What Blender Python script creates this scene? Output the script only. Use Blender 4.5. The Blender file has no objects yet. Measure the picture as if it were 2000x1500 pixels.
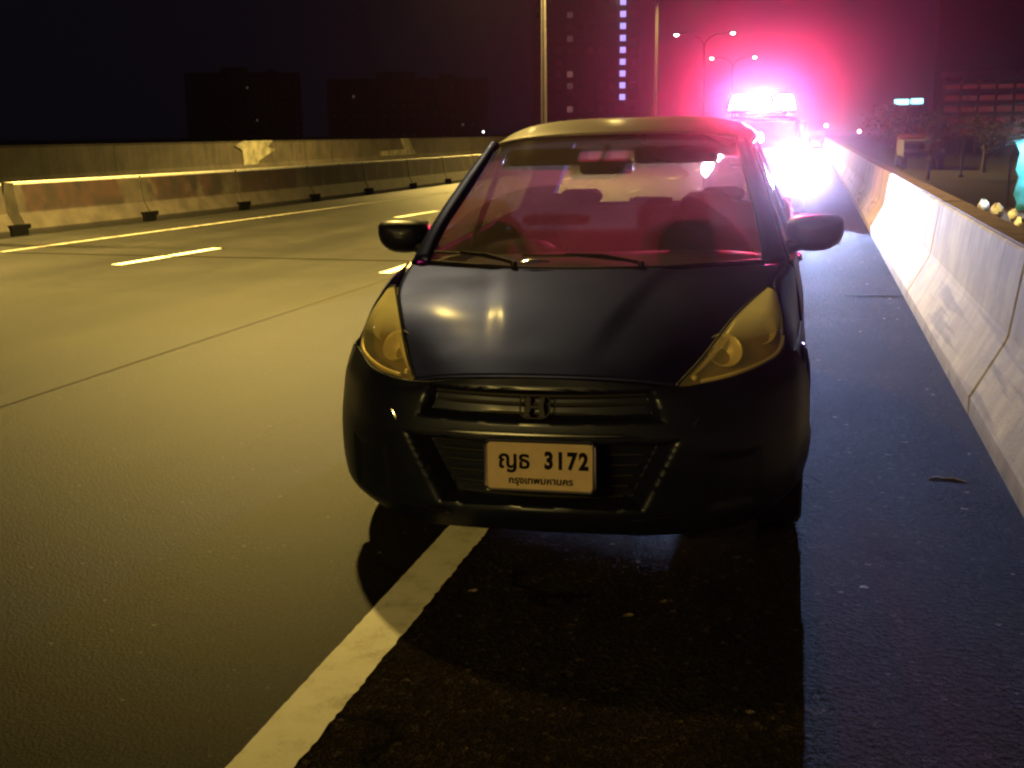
import bpy, math, random
from mathutils import Vector, Matrix
random.seed(7)
R = math.radians
S = bpy.context.scene
COL = S.collection

# ------------------------------------------------------------------ camera
PITCH, ROLL, HEAD, CAMH = R(12.44), R(0.628), R(14.733), 1.435
cam = bpy.data.cameras.new('camera')
cam.sensor_width = 36
cam.lens = 2212.9 / 2000 * 36
cam.clip_start = 0.05
cam.clip_end = 3000
camo = bpy.data.objects.new('camera', cam)
COL.objects.link(camo)
F = Vector((-math.sin(HEAD) * math.cos(PITCH), math.cos(HEAD) * math.cos(PITCH), -math.sin(PITCH)))
Rt = Vector((math.cos(HEAD), math.sin(HEAD), 0))
U = Rt.cross(F)
u2 = U * math.cos(ROLL) + Rt * math.sin(ROLL)
r2 = Rt * math.cos(ROLL) - U * math.sin(ROLL)
M = Matrix((r2, u2, -F)).transposed().to_4x4()
M.translation = Vector((0, 0, CAMH))
camo.matrix_world = M
S.camera = camo

# ------------------------------------------------------------------ night sky, exposure, sampling
W = bpy.data.worlds.new('World')
S.world = W
W.use_nodes = True
nt = W.node_tree
bg = nt.nodes['Background']
sky = nt.nodes.new('ShaderNodeTexSky')
sky.sky_type = 'NISHITA'
sky.sun_disc = False
sky.sun_elevation = R(-8)
sky.sun_rotation = R(200)
mx = nt.nodes.new('ShaderNodeMix'); mx.data_type = 'RGBA'
mx.inputs[0].default_value = 0.92
nt.links.new(sky.outputs[0], mx.inputs[6])
mx.inputs[7].default_value = (0.022, 0.026, 0.062, 1)
nt.links.new(mx.outputs[2], bg.inputs[0])
bg.inputs[1].default_value = 0.07
S.view_settings.view_transform = 'Standard'
S.view_settings.look = 'None'
S.view_settings.exposure = 0
S.view_settings.gamma = 1
S.cycles.use_denoising = True
S.cycles.max_bounces = 8
S.cycles.transparent_max_bounces = 12
S.cycles.volume_bounces = 0
S.cycles.caustics_reflective = False
S.cycles.caustics_refractive = False
S.cycles.sample_clamp_indirect = 4
S.cycles.filter_width = 2.4

# ------------------------------------------------------------------ light levels
SODIUM = (1.0, 0.69, 0.165)
P_SOD = 40000
P_HEAD = 2600
P_RED = 17000
HAZE_D, HAZE_G = 0.0006, 0.97

# ------------------------------------------------------------------ helpers
def link(o, parent=None):
    COL.objects.link(o)
    if parent is not None:
        o.parent = parent
    return o

def tag(o, label=None, cat=None, group=None, kind=None):
    if label: o['label'] = label
    if cat: o['category'] = cat
    if group: o['group'] = group
    if kind: o['kind'] = kind
    return o

def empty(name, loc, label, cat, group=None, rot=(0, 0, 0)):
    o = bpy.data.objects.new(name, None)
    o.location = loc
    o.rotation_euler = rot
    o.empty_display_size = 0.2
    link(o)
    return tag(o, label, cat, group)

class MB:
    def __init__(s):
        s.v, s.f = [], []
    def add(s, vs, fs):
        n = len(s.v)
        s.v += [tuple(v) for v in vs]
        s.f += [tuple(i + n for i in f) for f in fs]
        return s
    def box(s, x0, x1, y0, y1, z0, z1, bev=0.0):
        if x0 > x1: x0, x1 = x1, x0
        if bev <= 0:
            vs = [(x, y, z) for z in (z0, z1) for x, y in ((x0, y0), (x1, y0), (x1, y1), (x0, y1))]
            return s.add(vs, [(3, 2, 1, 0), (4, 5, 6, 7), (0, 1, 5, 4), (1, 2, 6, 5), (2, 3, 7, 6), (3, 0, 4, 7)])
        b = bev
        vs = []
        for z, k in ((z0, b), (z0 + b, 0), (z1 - b, 0), (z1, b)):
            a0, a1, c0, c1 = x0 + k, x1 - k, y0 + k, y1 - k
            vs += [(a0 + b, c0, z), (a1 - b, c0, z), (a1, c0 + b, z), (a1, c1 - b, z), (a1 - b, c1, z), (a0 + b, c1, z), (a0, c1 - b, z), (a0, c0 + b, z)]
        fs = [tuple(range(7, -1, -1)), tuple(range(24, 32))]
        for r in range(3):
            for k in range(8):
                fs.append((r * 8 + k, r * 8 + (k + 1) % 8, r * 8 + 8 + (k + 1) % 8, r * 8 + 8 + k))
        return s.add(vs, fs)
    def tube(s, pts, rad, n=8, closed=False, cap=True):
        P = [Vector(p) for p in pts]
        m = len(P)
        rads = rad if isinstance(rad, (list, tuple)) else [rad] * m
        base = []
        prev = None
        for i, p in enumerate(P):
            a = P[(i - 1) % m] if (closed or i > 0) else P[i]
            b = P[(i + 1) % m] if (closed or i < m - 1) else P[i]
            t = (b - a).normalized()
            up = Vector((0, 0, 1)) if abs(t.z) < 0.93 else Vector((0, 1, 0))
            if prev is None:
                nx = t.cross(up).normalized()
            else:
                nx = (prev - t * prev.dot(t)).normalized()
            prev = nx
            ny = t.cross(nx)
            for k in range(n):
                g = 2 * math.pi * k / n
                base.append(p + nx * rads[i] * math.cos(g) + ny * rads[i] * math.sin(g))
        fs = []
        for i in range(m if closed else m - 1):
            j = (i + 1) % m
            for k in range(n):
                fs.append((i * n + k, i * n + (k + 1) % n, j * n + (k + 1) % n, j * n + k))
        if cap and not closed:
            fs.append(tuple(range(n - 1, -1, -1)))
            fs.append(tuple(range((m - 1) * n, m * n)))
        return s.add(base, fs)
    def lathe(s, prof, c=(0, 0, 0), axis='z', n=24):
        vs, fs = [], []
        for r, h in prof:
            for k in range(n):
                g = 2 * math.pi * k / n
                a, b = r * math.cos(g), r * math.sin(g)
                v = {'z': (a, b, h), 'x': (h, a, b), 'y': (a, h, b)}[axis]
                vs.append((v[0] + c[0], v[1] + c[1], v[2] + c[2]))
        for i in range(len(prof) - 1):
            for k in range(n):
                fs.append((i * n + k, i * n + (k + 1) % n, (i + 1) * n + (k + 1) % n, (i + 1) * n + k))
        fs.append(tuple(range(n)))
        fs.append(tuple((len(prof) - 1) * n + k for k in range(n)))
        return s.add(vs, fs)
    def prism(s, poly, z0, z1):
        n = len(poly)
        vs = [(x, y, z0) for x, y in poly] + [(x, y, z1) for x, y in poly]
        fs = [tuple(range(n - 1, -1, -1)), tuple(range(n, 2 * n))] + [(i, (i + 1) % n, n + (i + 1) % n, n + i) for i in range(n)]
        return s.add(vs, fs)
    def grid(s, G):
        n, m = len(G), len(G[0])
        vs = [p for r in G for p in r]
        fs = [(i * m + j, i * m + j + 1, (i + 1) * m + j + 1, (i + 1) * m + j) for i in range(n - 1) for j in range(m - 1)]
        return s.add(vs, fs)
    def build(s, name, mat, parent=None, smooth=True, angle=35, solid=0, bevel=0):
        me = bpy.data.meshes.new(name)
        me.from_pydata(s.v, [], s.f)
        me.update()
        me.materials.append(mat)
        if smooth:
            me.shade_smooth()
            try:
                me.set_sharp_from_angle(angle=R(angle))
            except Exception:
                pass
        o = bpy.data.objects.new(name, me)
        link(o, parent)
        if solid:
            md = o.modifiers.new('solid', 'SOLIDIFY'); md.thickness = solid; md.offset = -1
        if bevel:
            md = o.modifiers.new('bevel', 'BEVEL'); md.width = bevel; md.segments = 2; md.limit_method = 'ANGLE'
        return o

def cr(p, t):
    """Catmull-Rom through a list of points at t in 0..1"""
    n = len(p) - 1
    u = t * n
    i = min(int(u), n - 1)
    f = u - i
    P = [Vector(q) for q in p]
    p1, p2 = P[i], P[i + 1]
    p0 = P[i - 1] if i > 0 else p1 * 2 - p2
    p3 = P[i + 2] if i + 2 <= n else p2 * 2 - p1
    return 0.5 * ((2 * p1) + (p2 - p0) * f + (2 * p0 - 5 * p1 + 4 * p2 - p3) * f * f + (3 * p1 - p0 - 3 * p2 + p3) * f ** 3)

def patch(net, nu=24, nv=24):
    rows = [[cr(r, j / nv) for j in range(nv + 1)] for r in net]
    return [[cr([rows[i][j] for i in range(len(net))], k / nu) for j in range(nv + 1)] for k in range(nu + 1)]

def mirror_net(net):
    return [[(-x, y, z) for x, y, z in reversed(r[1:])] + list(r) for r in net]

def sgn_net(net, s):
    return [[(x * s, y, z) for x, y, z in r] for r in net]

# ------------------------------------------------------------------ materials
def mat(name):
    m = bpy.data.materials.new(name)
    m.use_nodes = True
    return m, m.node_tree, m.node_tree.nodes['Principled BSDF']

def simple(name, col, rough=0.5, metal=0.0, coat=0.0, spec=0.5, noise=0.0, nscale=30, bump=0.0):
    m, t, b = mat(name)
    b.inputs['Base Color'].default_value = (*col, 1)
    b.inputs['Roughness'].default_value = rough
    b.inputs['Metallic'].default_value = metal
    b.inputs['Coat Weight'].default_value = coat
    b.inputs['Coat Roughness'].default_value = 0.06
    b.inputs['Specular IOR Level'].default_value = spec
    if noise or bump:
        tc = t.nodes.new('ShaderNodeTexCoord')
        nz = t.nodes.new('ShaderNodeTexNoise')
        nz.inputs['Scale'].default_value = nscale
        nz.inputs['Detail'].default_value = 6
        t.links.new(tc.outputs['Object'], nz.inputs['Vector'])
        if noise:
            rp = t.nodes.new('ShaderNodeValToRGB')
            rp.color_ramp.elements[0].position = 0.3
            rp.color_ramp.elements[1].position = 0.7
            rp.color_ramp.elements[0].color = tuple(c * (1 - noise) for c in col) + (1,)
            rp.color_ramp.elements[1].color = tuple(min(1, c * (1 + noise)) for c in col) + (1,)
            t.links.new(nz.outputs[0], rp.inputs[0])
            t.links.new(rp.outputs[0], b.inputs['Base Color'])
        if bump:
            bp = t.nodes.new('ShaderNodeBump')
            bp.inputs['Strength'].default_value = bump
            bp.inputs['Distance'].default_value = 0.01
            t.links.new(nz.outputs[0], bp.inputs['Height'])
            t.links.new(bp.outputs[0], b.inputs['Normal'])
    return m

def emit(name, col, strength):
    m = bpy.data.materials.new(name)
    m.use_nodes = True
    t = m.node_tree
    t.nodes.clear()
    e = t.nodes.new('ShaderNodeEmission')
    o = t.nodes.new('ShaderNodeOutputMaterial')
    e.inputs[0].default_value = (*col, 1)
    e.inputs[1].default_value = strength
    t.links.new(e.outputs[0], o.inputs[0])
    m.cycles.emission_sampling = 'NONE'
    return m

def N(t, typ, **kw):
    n = t.nodes.new(typ)
    for k, v in kw.items():
        setattr(n, k, v)
    return n

def math_node(t, op, a, b=None, clamp=False):
    n = t.nodes.new('ShaderNodeMath'); n.operation = op; n.use_clamp = clamp
    for i, v in enumerate((a, b)):
        if v is None: continue
        if isinstance(v, (int, float)): n.inputs[i].default_value = v
        else: t.links.new(v, n.inputs[i])
    return n.outputs[0]

def ramp(t, src, stops):
    r = t.nodes.new('ShaderNodeValToRGB')
    els = r.color_ramp.elements
    while len(els) > 1: els.remove(els[-1])
    els[0].position = stops[0][0]; els[0].color = stops[0][1]
    for p, c in stops[1:]:
        e = els.new(p); e.color = c
    t.links.new(src, r.inputs[0])
    return r.outputs[0]

def g(v): return (v, v, v, 1)

def asphalt(name, dark, light, coarse, rough, bump=0.5, big=0.25, dist=0.006, grit=(0.35, 1.9)):
    m, t, b = mat(name)
    tc = N(t, 'ShaderNodeTexCoord')
    o = tc.outputs['Object']
    nf = N(t, 'ShaderNodeTexNoise'); nf.inputs['Scale'].default_value = coarse; nf.inputs['Detail'].default_value = 5; nf.inputs['Roughness'].default_value = 0.7
    t.links.new(o, nf.inputs['Vector'])
    vo = N(t, 'ShaderNodeTexVoronoi'); vo.inputs['Scale'].default_value = coarse * 0.9
    t.links.new(o, vo.inputs['Vector'])
    # long tyre-wear bands along the road plus blotches
    mp = N(t, 'ShaderNodeMapping'); mp.inputs['Scale'].default_value = (0.75, 0.05, 1)
    t.links.new(o, mp.inputs['Vector'])
    nb = N(t, 'ShaderNodeTexNoise'); nb.inputs['Scale'].default_value = 1.6; nb.inputs['Detail'].default_value = 4
    t.links.new(mp.outputs[0], nb.inputs['Vector'])
    bl = N(t, 'ShaderNodeTexNoise'); bl.inputs['Scale'].default_value = 0.7; bl.inputs['Detail'].default_value = 6
    t.links.new(o, bl.inputs['Vector'])
    f = math_node(t, 'ADD', math_node(t, 'MULTIPLY', nb.outputs[0], 0.6), math_node(t, 'MULTIPLY', bl.outputs[0], 0.4))
    base = ramp(t, f, [(0.38, tuple(c * .75 for c in dark) + (1,)), (0.5, tuple((a_ + b__) / 2 for a_, b__ in zip(dark, light)) + (1,)), (0.62, tuple(c * 1.25 for c in light) + (1,))])
    # oil-dark blotches and a loose net of hairline cracks
    ol = N(t, 'ShaderNodeTexNoise'); ol.inputs['Scale'].default_value = 1.7; ol.inputs['Detail'].default_value = 7; ol.inputs['Roughness'].default_value = 0.62
    t.links.new(o, ol.inputs['Vector'])
    wv = N(t, 'ShaderNodeVectorMath', operation='ADD')
    wn = N(t, 'ShaderNodeTexNoise'); wn.inputs['Scale'].default_value = 2.2; wn.inputs['Detail'].default_value = 5
    t.links.new(o, wn.inputs['Vector'])
    sc_ = N(t, 'ShaderNodeVectorMath', operation='SCALE'); sc_.inputs['Scale'].default_value = 0.9
    t.links.new(wn.outputs['Color'], sc_.inputs[0])
    t.links.new(o, wv.inputs[0]); t.links.new(sc_.outputs[0], wv.inputs[1])
    ck = N(t, 'ShaderNodeTexVoronoi', feature='DISTANCE_TO_EDGE'); ck.inputs['Scale'].default_value = 0.42
    t.links.new(wv.outputs[0], ck.inputs['Vector'])
    crack = math_node(t, 'MULTIPLY', ramp(t, ck.outputs['Distance'], [(0.0, g(1)), (0.0035, g(0.9)), (0.0065, g(0))]), ramp(t, ol.outputs[0], [(0.46, g(0)), (0.56, g(0.8))]))
    dk = math_node(t, 'MULTIPLY', ramp(t, ol.outputs[0], [(0.30, g(0.55)), (0.46, g(1))]), math_node(t, 'SUBTRACT', 1.0, crack))
    # fine grit
    ng = N(t, 'ShaderNodeTexNoise'); ng.inputs['Scale'].default_value = coarse * 2.6; ng.inputs['Detail'].default_value = 3
    t.links.new(o, ng.inputs['Vector'])
    dk = math_node(t, 'MULTIPLY', dk, ramp(t, ng.outputs[0], [(0.32, g(grit[0])), (0.5, g(0.9)), (0.68, g(grit[1]))]))
    bm = N(t, 'ShaderNodeMix', data_type='RGBA', blend_type='MULTIPLY'); bm.inputs[0].default_value = 1
    t.links.new(base, bm.inputs[6]); t.links.new(dk, bm.inputs[7]); base = bm.outputs[2]
    # pale stones in the binder
    st = ramp(t, vo.outputs['Color'], [(0.0, g(0.35)), (0.75, g(0.9)), (0.86, g(1.5)), (0.95, g(3.0)), (0.975, g(16))])
    mm = N(t, 'ShaderNodeMix', data_type='RGBA', blend_type='MULTIPLY'); mm.inputs[0].default_value = big
    t.links.new(base, mm.inputs[6]); t.links.new(st, mm.inputs[7])
    t.links.new(mm.outputs[2], b.inputs['Base Color'])
    rr = ramp(t, nf.outputs[0], [(0.3, g(rough - 0.08)), (0.7, g(rough + 0.12))])
    t.links.new(rr, b.inputs['Roughness'])
    h = math_node(t, 'ADD', math_node(t, 'ADD', math_node(t, 'MULTIPLY', nf.outputs[0], 0.4), math_node(t, 'MULTIPLY', ng.outputs[0], 0.6)), math_node(t, 'MULTIPLY', vo.outputs['Distance'], 0.6))
    bp = N(t, 'ShaderNodeBump'); bp.inputs['Strength'].default_value = bump; bp.inputs['Distance'].default_value = dist
    t.links.new(h, bp.inputs['Height']); t.links.new(bp.outputs[0], b.inputs['Normal'])
    return m

M_ROAD = asphalt('worn_asphalt', (0.0078, 0.0074, 0.0066), (0.0135, 0.0123, 0.0107), 120, 0.5, 0.35, 0.8)
M_ROAD.node_tree.nodes['Principled BSDF'].inputs['Specular IOR Level'].default_value = 0.2
M_SHOULDER = asphalt('coarse_asphalt', (0.0125, 0.0092, 0.0080), (0.0230, 0.0175, 0.0150), 60, 0.8, 1.0, 0.95, 0.022, (0.10, 3.2))
M_SHOULDER.node_tree.nodes['Principled BSDF'].inputs['Specular IOR Level'].default_value = 0.03
M_GROUND = simple('dark_earth', (0.015, 0.013, 0.010), 0.95, noise=0.5, nscale=0.6, bump=0.4)
M_JOINT = simple('bitumen_joint', (0.005, 0.005, 0.005), 1.0, spec=0.0)

def concrete(name, base, stain, scale, streaks=0.5, rough=0.85, lo=0.42, hi=0.62, dirt=False):
    m, t, b = mat(name)
    tc = N(t, 'ShaderNodeTexCoord'); o = tc.outputs['Object']
    n1 = N(t, 'ShaderNodeTexNoise'); n1.inputs['Scale'].default_value = scale; n1.inputs['Detail'].default_value = 8; n1.inputs['Roughness'].default_value = 0.65
    t.links.new(o, n1.inputs['Vector'])
    mp = N(t, 'ShaderNodeMapping'); mp.inputs['Scale'].default_value = (1, 6.0, 0.35)
    t.links.new(o, mp.inputs['Vector'])
    n2 = N(t, 'ShaderNodeTexNoise'); n2.inputs['Scale'].default_value = 1.3; n2.inputs['Detail'].default_value = 5
    t.links.new(mp.outputs[0], n2.inputs['Vector'])
    f = math_node(t, 'ADD', math_node(t, 'MULTIPLY', n1.outputs[0], 1 - streaks), math_node(t, 'MULTIPLY', n2.outputs[0], streaks))
    c = ramp(t, f, [(lo, (*stain, 1)), (hi, (*base, 1))])
    if dirt:
        sp = N(t, 'ShaderNodeSeparateXYZ'); t.links.new(o, sp.inputs[0])
        def nz(scl, s_, det=5):
            q = N(t, 'ShaderNodeMapping'); q.inputs['Scale'].default_value = scl
            t.links.new(o, q.inputs['Vector'])
            w = N(t, 'ShaderNodeTexNoise'); w.inputs['Scale'].default_value = s_; w.inputs['Detail'].default_value = det
            t.links.new(q.outputs[0], w.inputs['Vector']); return w.outputs[0]
        drip = math_node(t, 'MULTIPLY', ramp(t, nz((1, 9, .25), 1.1), [(0.56, g(0)), (0.66, g(0.55))]), ramp(t, sp.outputs[2], [(0.40, g(0)), (0.80, g(1))]))
        scuff = math_node(t, 'MULTIPLY', ramp(t, nz((1, .35, 9), 1.6, 6), [(0.55, g(0)), (0.62, g(0.6))]), ramp(t, sp.outputs[2], [(0.06, g(0)), (0.12, g(1)), (0.36, g(1)), (0.44, g(0))]))
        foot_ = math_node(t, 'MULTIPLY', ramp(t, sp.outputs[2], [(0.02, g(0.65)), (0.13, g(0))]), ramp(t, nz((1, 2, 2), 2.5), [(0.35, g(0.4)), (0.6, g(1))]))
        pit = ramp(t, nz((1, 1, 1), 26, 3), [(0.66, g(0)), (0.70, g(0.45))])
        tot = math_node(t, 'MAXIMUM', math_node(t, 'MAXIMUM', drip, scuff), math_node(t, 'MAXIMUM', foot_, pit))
        dm = N(t, 'ShaderNodeMix', data_type='RGBA'); dm.inputs[7].default_value = (0.06, 0.052, 0.046, 1)
        t.links.new(tot, dm.inputs[0]); t.links.new(c, dm.inputs[6]); c = dm.outputs[2]
    t.links.new(c, b.inputs['Base Color'])
    b.inputs['Roughness'].default_value = rough
    n3 = N(t, 'ShaderNodeTexNoise'); n3.inputs['Scale'].default_value = 60; n3.inputs['Detail'].default_value = 4
    t.links.new(o, n3.inputs['Vector'])
    bp = N(t, 'ShaderNodeBump'); bp.inputs['Strength'].default_value = 0.35; bp.inputs['Distance'].default_value = 0.006
    t.links.new(n3.outputs[0], bp.inputs['Height']); t.links.new(bp.outputs[0], b.inputs['Normal'])
    return m

M_WALL = concrete('cast_concrete', (0.36, 0.34, 0.32), (0.22, 0.205, 0.19), 3.0, 0.30, dirt=True)
M_WALLTOP = concrete('brown_concrete', (0.12, 0.085, 0.06), (0.05, 0.035, 0.025), 6, 0.2)  # sodium tint of the barrier top put into the colour
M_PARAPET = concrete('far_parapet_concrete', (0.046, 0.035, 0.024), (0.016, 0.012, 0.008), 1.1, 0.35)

def median_mat():
    """old concrete: sooty dark panels on the upright face, pale drip marks, cleaner sloping foot"""
    m, t, b = mat('sooty_median_concrete')
    tc = N(t, 'ShaderNodeTexCoord'); o = tc.outputs['Object']
    sp = N(t, 'ShaderNodeSeparateXYZ'); t.links.new(o, sp.inputs[0])
    mp = N(t, 'ShaderNodeMapping'); mp.inputs['Scale'].default_value = (0.0, 0.9, 0.12)
    t.links.new(o, mp.inputs['Vector'])
    n1 = N(t, 'ShaderNodeTexNoise'); n1.inputs['Scale'].default_value = 1.5; n1.inputs['Detail'].default_value = 3
    t.links.new(mp.outputs[0], n1.inputs['Vector'])
    n2 = N(t, 'ShaderNodeTexNoise'); n2.inputs['Scale'].default_value = 3.5; n2.inputs['Detail'].default_value = 7
    t.links.new(o, n2.inputs['Vector'])
    drip0 = ramp(t, math_node(t, 'ADD', math_node(t, 'MULTIPLY', n1.outputs[0], 0.75), math_node(t, 'MULTIPLY', n2.outputs[0], 0.25)), [(0.55, g(1)), (0.60, g(0.15))])
    ph = math_node(t, 'FRACT', math_node(t, 'ADD', math_node(t, 'DIVIDE', math_node(t, 'SUBTRACT', sp.outputs[1], 15.0), 2.93), math_node(t, 'MULTIPLY', math_node(t, 'SUBTRACT', n2.outputs[0], 0.5), 0.12)))
    band = ramp(t, ph, [(0.0, g(0.1)), (0.06, g(0.1)), (0.10, g(1)), (0.84, g(1)), (0.89, g(0.1))])
    drip = math_node(t, 'MULTIPLY', drip0, band)
    up = ramp(t, sp.outputs[2], [(0.30, g(0)), (0.37, g(1)), (0.77, g(1)), (0.785, g(0))])
    dark = math_node(t, 'MULTIPLY', drip, up)
    foot = ramp(t, n2.outputs[0], [(0.35, (0.024, 0.018, 0.013, 1)), (0.65, (0.048, 0.038, 0.028, 1))])
    soot = ramp(t, n2.outputs[0], [(0.35, (0.005, 0.0025, 0.002, 1)), (0.62, (0.026, 0.0085, 0.006, 1))])
    mm = N(t, 'ShaderNodeMix', data_type='RGBA')
    t.links.new(dark, mm.inputs[0]); t.links.new(foot, mm.inputs[6]); t.links.new(soot, mm.inputs[7])
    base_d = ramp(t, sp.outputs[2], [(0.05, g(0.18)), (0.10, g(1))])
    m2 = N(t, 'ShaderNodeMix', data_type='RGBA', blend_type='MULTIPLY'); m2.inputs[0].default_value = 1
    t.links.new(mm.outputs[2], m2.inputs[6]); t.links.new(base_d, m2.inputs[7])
    t.links.new(m2.outputs[2], b.inputs['Base Color'])
    b.inputs['Roughness'].default_value = 0.85
    bp = N(t, 'ShaderNodeBump'); bp.inputs['Strength'].default_value = 0.3; bp.inputs['Distance'].default_value = 0.01
    t.links.new(n2.outputs[0], bp.inputs['Height']); t.links.new(bp.outputs[0], b.inputs['Normal'])
    return m
M_MEDIAN = median_mat()

def paint_line():
    m, t, b = mat('thermoplastic_road_paint')
    tc = N(t, 'ShaderNodeTexCoord')
    n1 = N(t, 'ShaderNodeTexNoise'); n1.inputs['Scale'].default_value = 7; n1.inputs['Detail'].default_value = 8; n1.inputs['Roughness'].default_value = 0.7
    n2 = N(t, 'ShaderNodeTexNoise'); n2.inputs['Scale'].default_value = 160
    for n in (n1, n2): t.links.new(tc.outputs['Object'], n.inputs['Vector'])
    c = ramp(t, math_node(t, 'ADD', math_node(t, 'MULTIPLY', n1.outputs[0], 0.8), math_node(t, 'MULTIPLY', n2.outputs[0], 0.2)),
             [(0.32, (0.42, 0.38, 0.30, 1)), (0.5, (0.72, 0.70, 0.60, 1)), (0.7, (0.82, 0.80, 0.72, 1))])
    t.links.new(c, b.inputs['Base Color'])
    b.inputs['Roughness'].default_value = 0.6
    bp = N(t, 'ShaderNodeBump'); bp.inputs['Strength'].default_value = 0.25; bp.inputs['Distance'].default_value = 0.003
    t.links.new(n2.outputs[0], bp.inputs['Height']); t.links.new(bp.outputs[0], b.inputs['Normal'])
    return m
M_LINE = paint_line()

def car_paint(name, col, metal, rough):
    m, t, b = mat(name)
    b.inputs['Base Color'].default_value = (*col, 1)
    b.inputs['Metallic'].default_value = metal
    b.inputs['Coat Weight'].default_value = 0.7
    b.inputs['Coat Roughness'].default_value = 0.16
    tc = N(t, 'ShaderNodeTexCoord')
    n1 = N(t, 'ShaderNodeTexNoise'); n1.inputs['Scale'].default_value = 4; n1.inputs['Detail'].default_value = 6
    t.links.new(tc.outputs['Object'], n1.inputs['Vector'])
    t.links.new(ramp(t, n1.outputs[0], [(0.3, g(rough - 0.04)), (0.7, g(rough + 0.07))]), b.inputs['Roughness'])
    return m
M_PAINT = car_paint('dark_blue_grey_paint', (0.026, 0.031, 0.098), 1.0, 0.48)
M_PAINT.node_tree.nodes['Principled BSDF'].inputs['Coat Weight'].default_value = 0.04
M_PAINT.node_tree.nodes['Principled BSDF'].inputs['Specular Tint'].default_value = (0.62, 0.66, 1.0, 1)
M_BUMPER = car_paint('shaded_body_paint', (0.006, 0.009, 0.024), 0.6, 0.42)  # body paint darkened, the shade of the unlit front put into the colour
M_BUMPER.node_tree.nodes['Principled BSDF'].inputs['Coat Weight'].default_value = 0.12
M_ROOFPAINT = car_paint('roof_highlight_paint', (0.17, 0.155, 0.15), 0.35, 0.45)  # paler than the body: lamp highlight on the roof painted in
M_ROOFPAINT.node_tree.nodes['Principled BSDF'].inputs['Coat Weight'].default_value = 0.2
M_BLACK = simple('black_plastic', (0.006, 0.006, 0.007), 0.5, spec=0.3)
M_GLOSSBLACK = simple('gloss_black', (0.006, 0.006, 0.008), 0.12, coat=0.6)
M_RUBBER = simple('tyre_rubber', (0.012, 0.012, 0.012), 0.8, noise=0.3, nscale=40)
M_CHROME = simple('chrome', (0.65, 0.66, 0.70), 0.12, metal=1.0)
M_STEEL = simple('galvanised_steel', (0.075, 0.068, 0.080), 0.5, metal=0.6, noise=0.15, nscale=5)
M_REFLECTOR = simple('lamp_reflector', (0.97, 0.93, 0.75), 0.42, metal=0.5)
M_BEZEL = simple('lamp_bezel', (0.26, 0.17, 0.08), 0.35, metal=0.3)
M_AMBER = simple('amber_lens', (0.65, 0.28, 0.03), 0.2, coat=1)
M_CLOTH = simple('seat_cloth', (0.030, 0.026, 0.027), 0.95, noise=0.3, nscale=80)
M_TRIM = simple('interior_trim', (0.05, 0.045, 0.04), 0.75, noise=0.15, nscale=60)
M_HEADLINER = simple('headliner', (0.22, 0.20, 0.18), 0.95)
M_PLATE = simple('plate_white', (0.34, 0.25, 0.165), 0.45, noise=0.08, nscale=25)
M_INK = simple('plate_ink', (0.006, 0.005, 0.006), 0.9, spec=0.05)

def glass(name, tint, dust, dust_col, gloss=1.0, transl=0.5, wiped=None, top=None):
    m = bpy.data.materials.new(name); m.use_nodes = True
    t = m.node_tree; t.nodes.clear()
    out = N(t, 'ShaderNodeOutputMaterial')
    tr = N(t, 'ShaderNodeBsdfTransparent'); tr.inputs[0].default_value = (*tint, 1)
    gl = N(t, 'ShaderNodeBsdfGlossy'); gl.inputs['Roughness'].default_value = 0.04
    lw = N(t, 'ShaderNodeLayerWeight'); lw.inputs[0].default_value = 0.5
    fr_ = math_node(t, 'ADD', math_node(t, 'MULTIPLY', math_node(t, 'POWER', lw.outputs['Facing'], 5.0), 0.92), 0.045)
    m1 = N(t, 'ShaderNodeMixShader')
    t.links.new(math_node(t, 'MULTIPLY', fr_, gloss, True), m1.inputs[0]); t.links.new(tr.outputs[0], m1.inputs[1]); t.links.new(gl.outputs[0], m1.inputs[2])
    df = N(t, 'ShaderNodeBsdfDiffuse'); df.inputs[0].default_value = (*dust_col, 1)
    tl = N(t, 'ShaderNodeBsdfTranslucent'); tl.inputs[0].default_value = (*dust_col, 1)
    m2 = N(t, 'ShaderNodeMixShader'); m2.inputs[0].default_value = transl
    t.links.new(df.outputs[0], m2.inputs[1]); t.links.new(tl.outputs[0], m2.inputs[2])
    tc = N(t, 'ShaderNodeTexCoord')
    n1 = N(t, 'ShaderNodeTexNoise'); n1.inputs['Scale'].default_value = 2.2; n1.inputs['Detail'].default_value = 3
    t.links.new(tc.outputs['Object'], n1.inputs['Vector'])
    df_f = ramp(t, n1.outputs[0], [(0.3, g(dust * 0.7)), (0.7, g(dust * 1.3))])
    if top:
        sp = N(t, 'ShaderNodeSeparateXYZ'); t.links.new(tc.outputs['Object'], sp.inputs[0])
        df_f = math_node(t, 'MULTIPLY', df_f, ramp(t, sp.outputs[2], [(top[0], g(0.45)), (top[1], g(top[2]))]))
    if wiped:
        un = None
        for (c_, r_) in wiped:
            dd = N(t, 'ShaderNodeVectorMath', operation='DISTANCE'); dd.inputs[1].default_value = c_
            t.links.new(tc.outputs['Object'], dd.inputs[0])
            q = ramp(t, dd.outputs['Value'], [(0.0, g(1)), (r_ - .008, g(1)), (r_ + .012, g(1.6))])
            un = q if un is None else math_node(t, 'MINIMUM', un, q)
        df_f = math_node(t, 'MULTIPLY', df_f, un, True)
    m3 = N(t, 'ShaderNodeMixShader')
    t.links.new(df_f, m3.inputs[0]); t.links.new(m1.outputs[0], m3.inputs[1]); t.links.new(m2.outputs[0], m3.inputs[2])
    t.links.new(m3.outputs[0], out.inputs[0])
    return m
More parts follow.
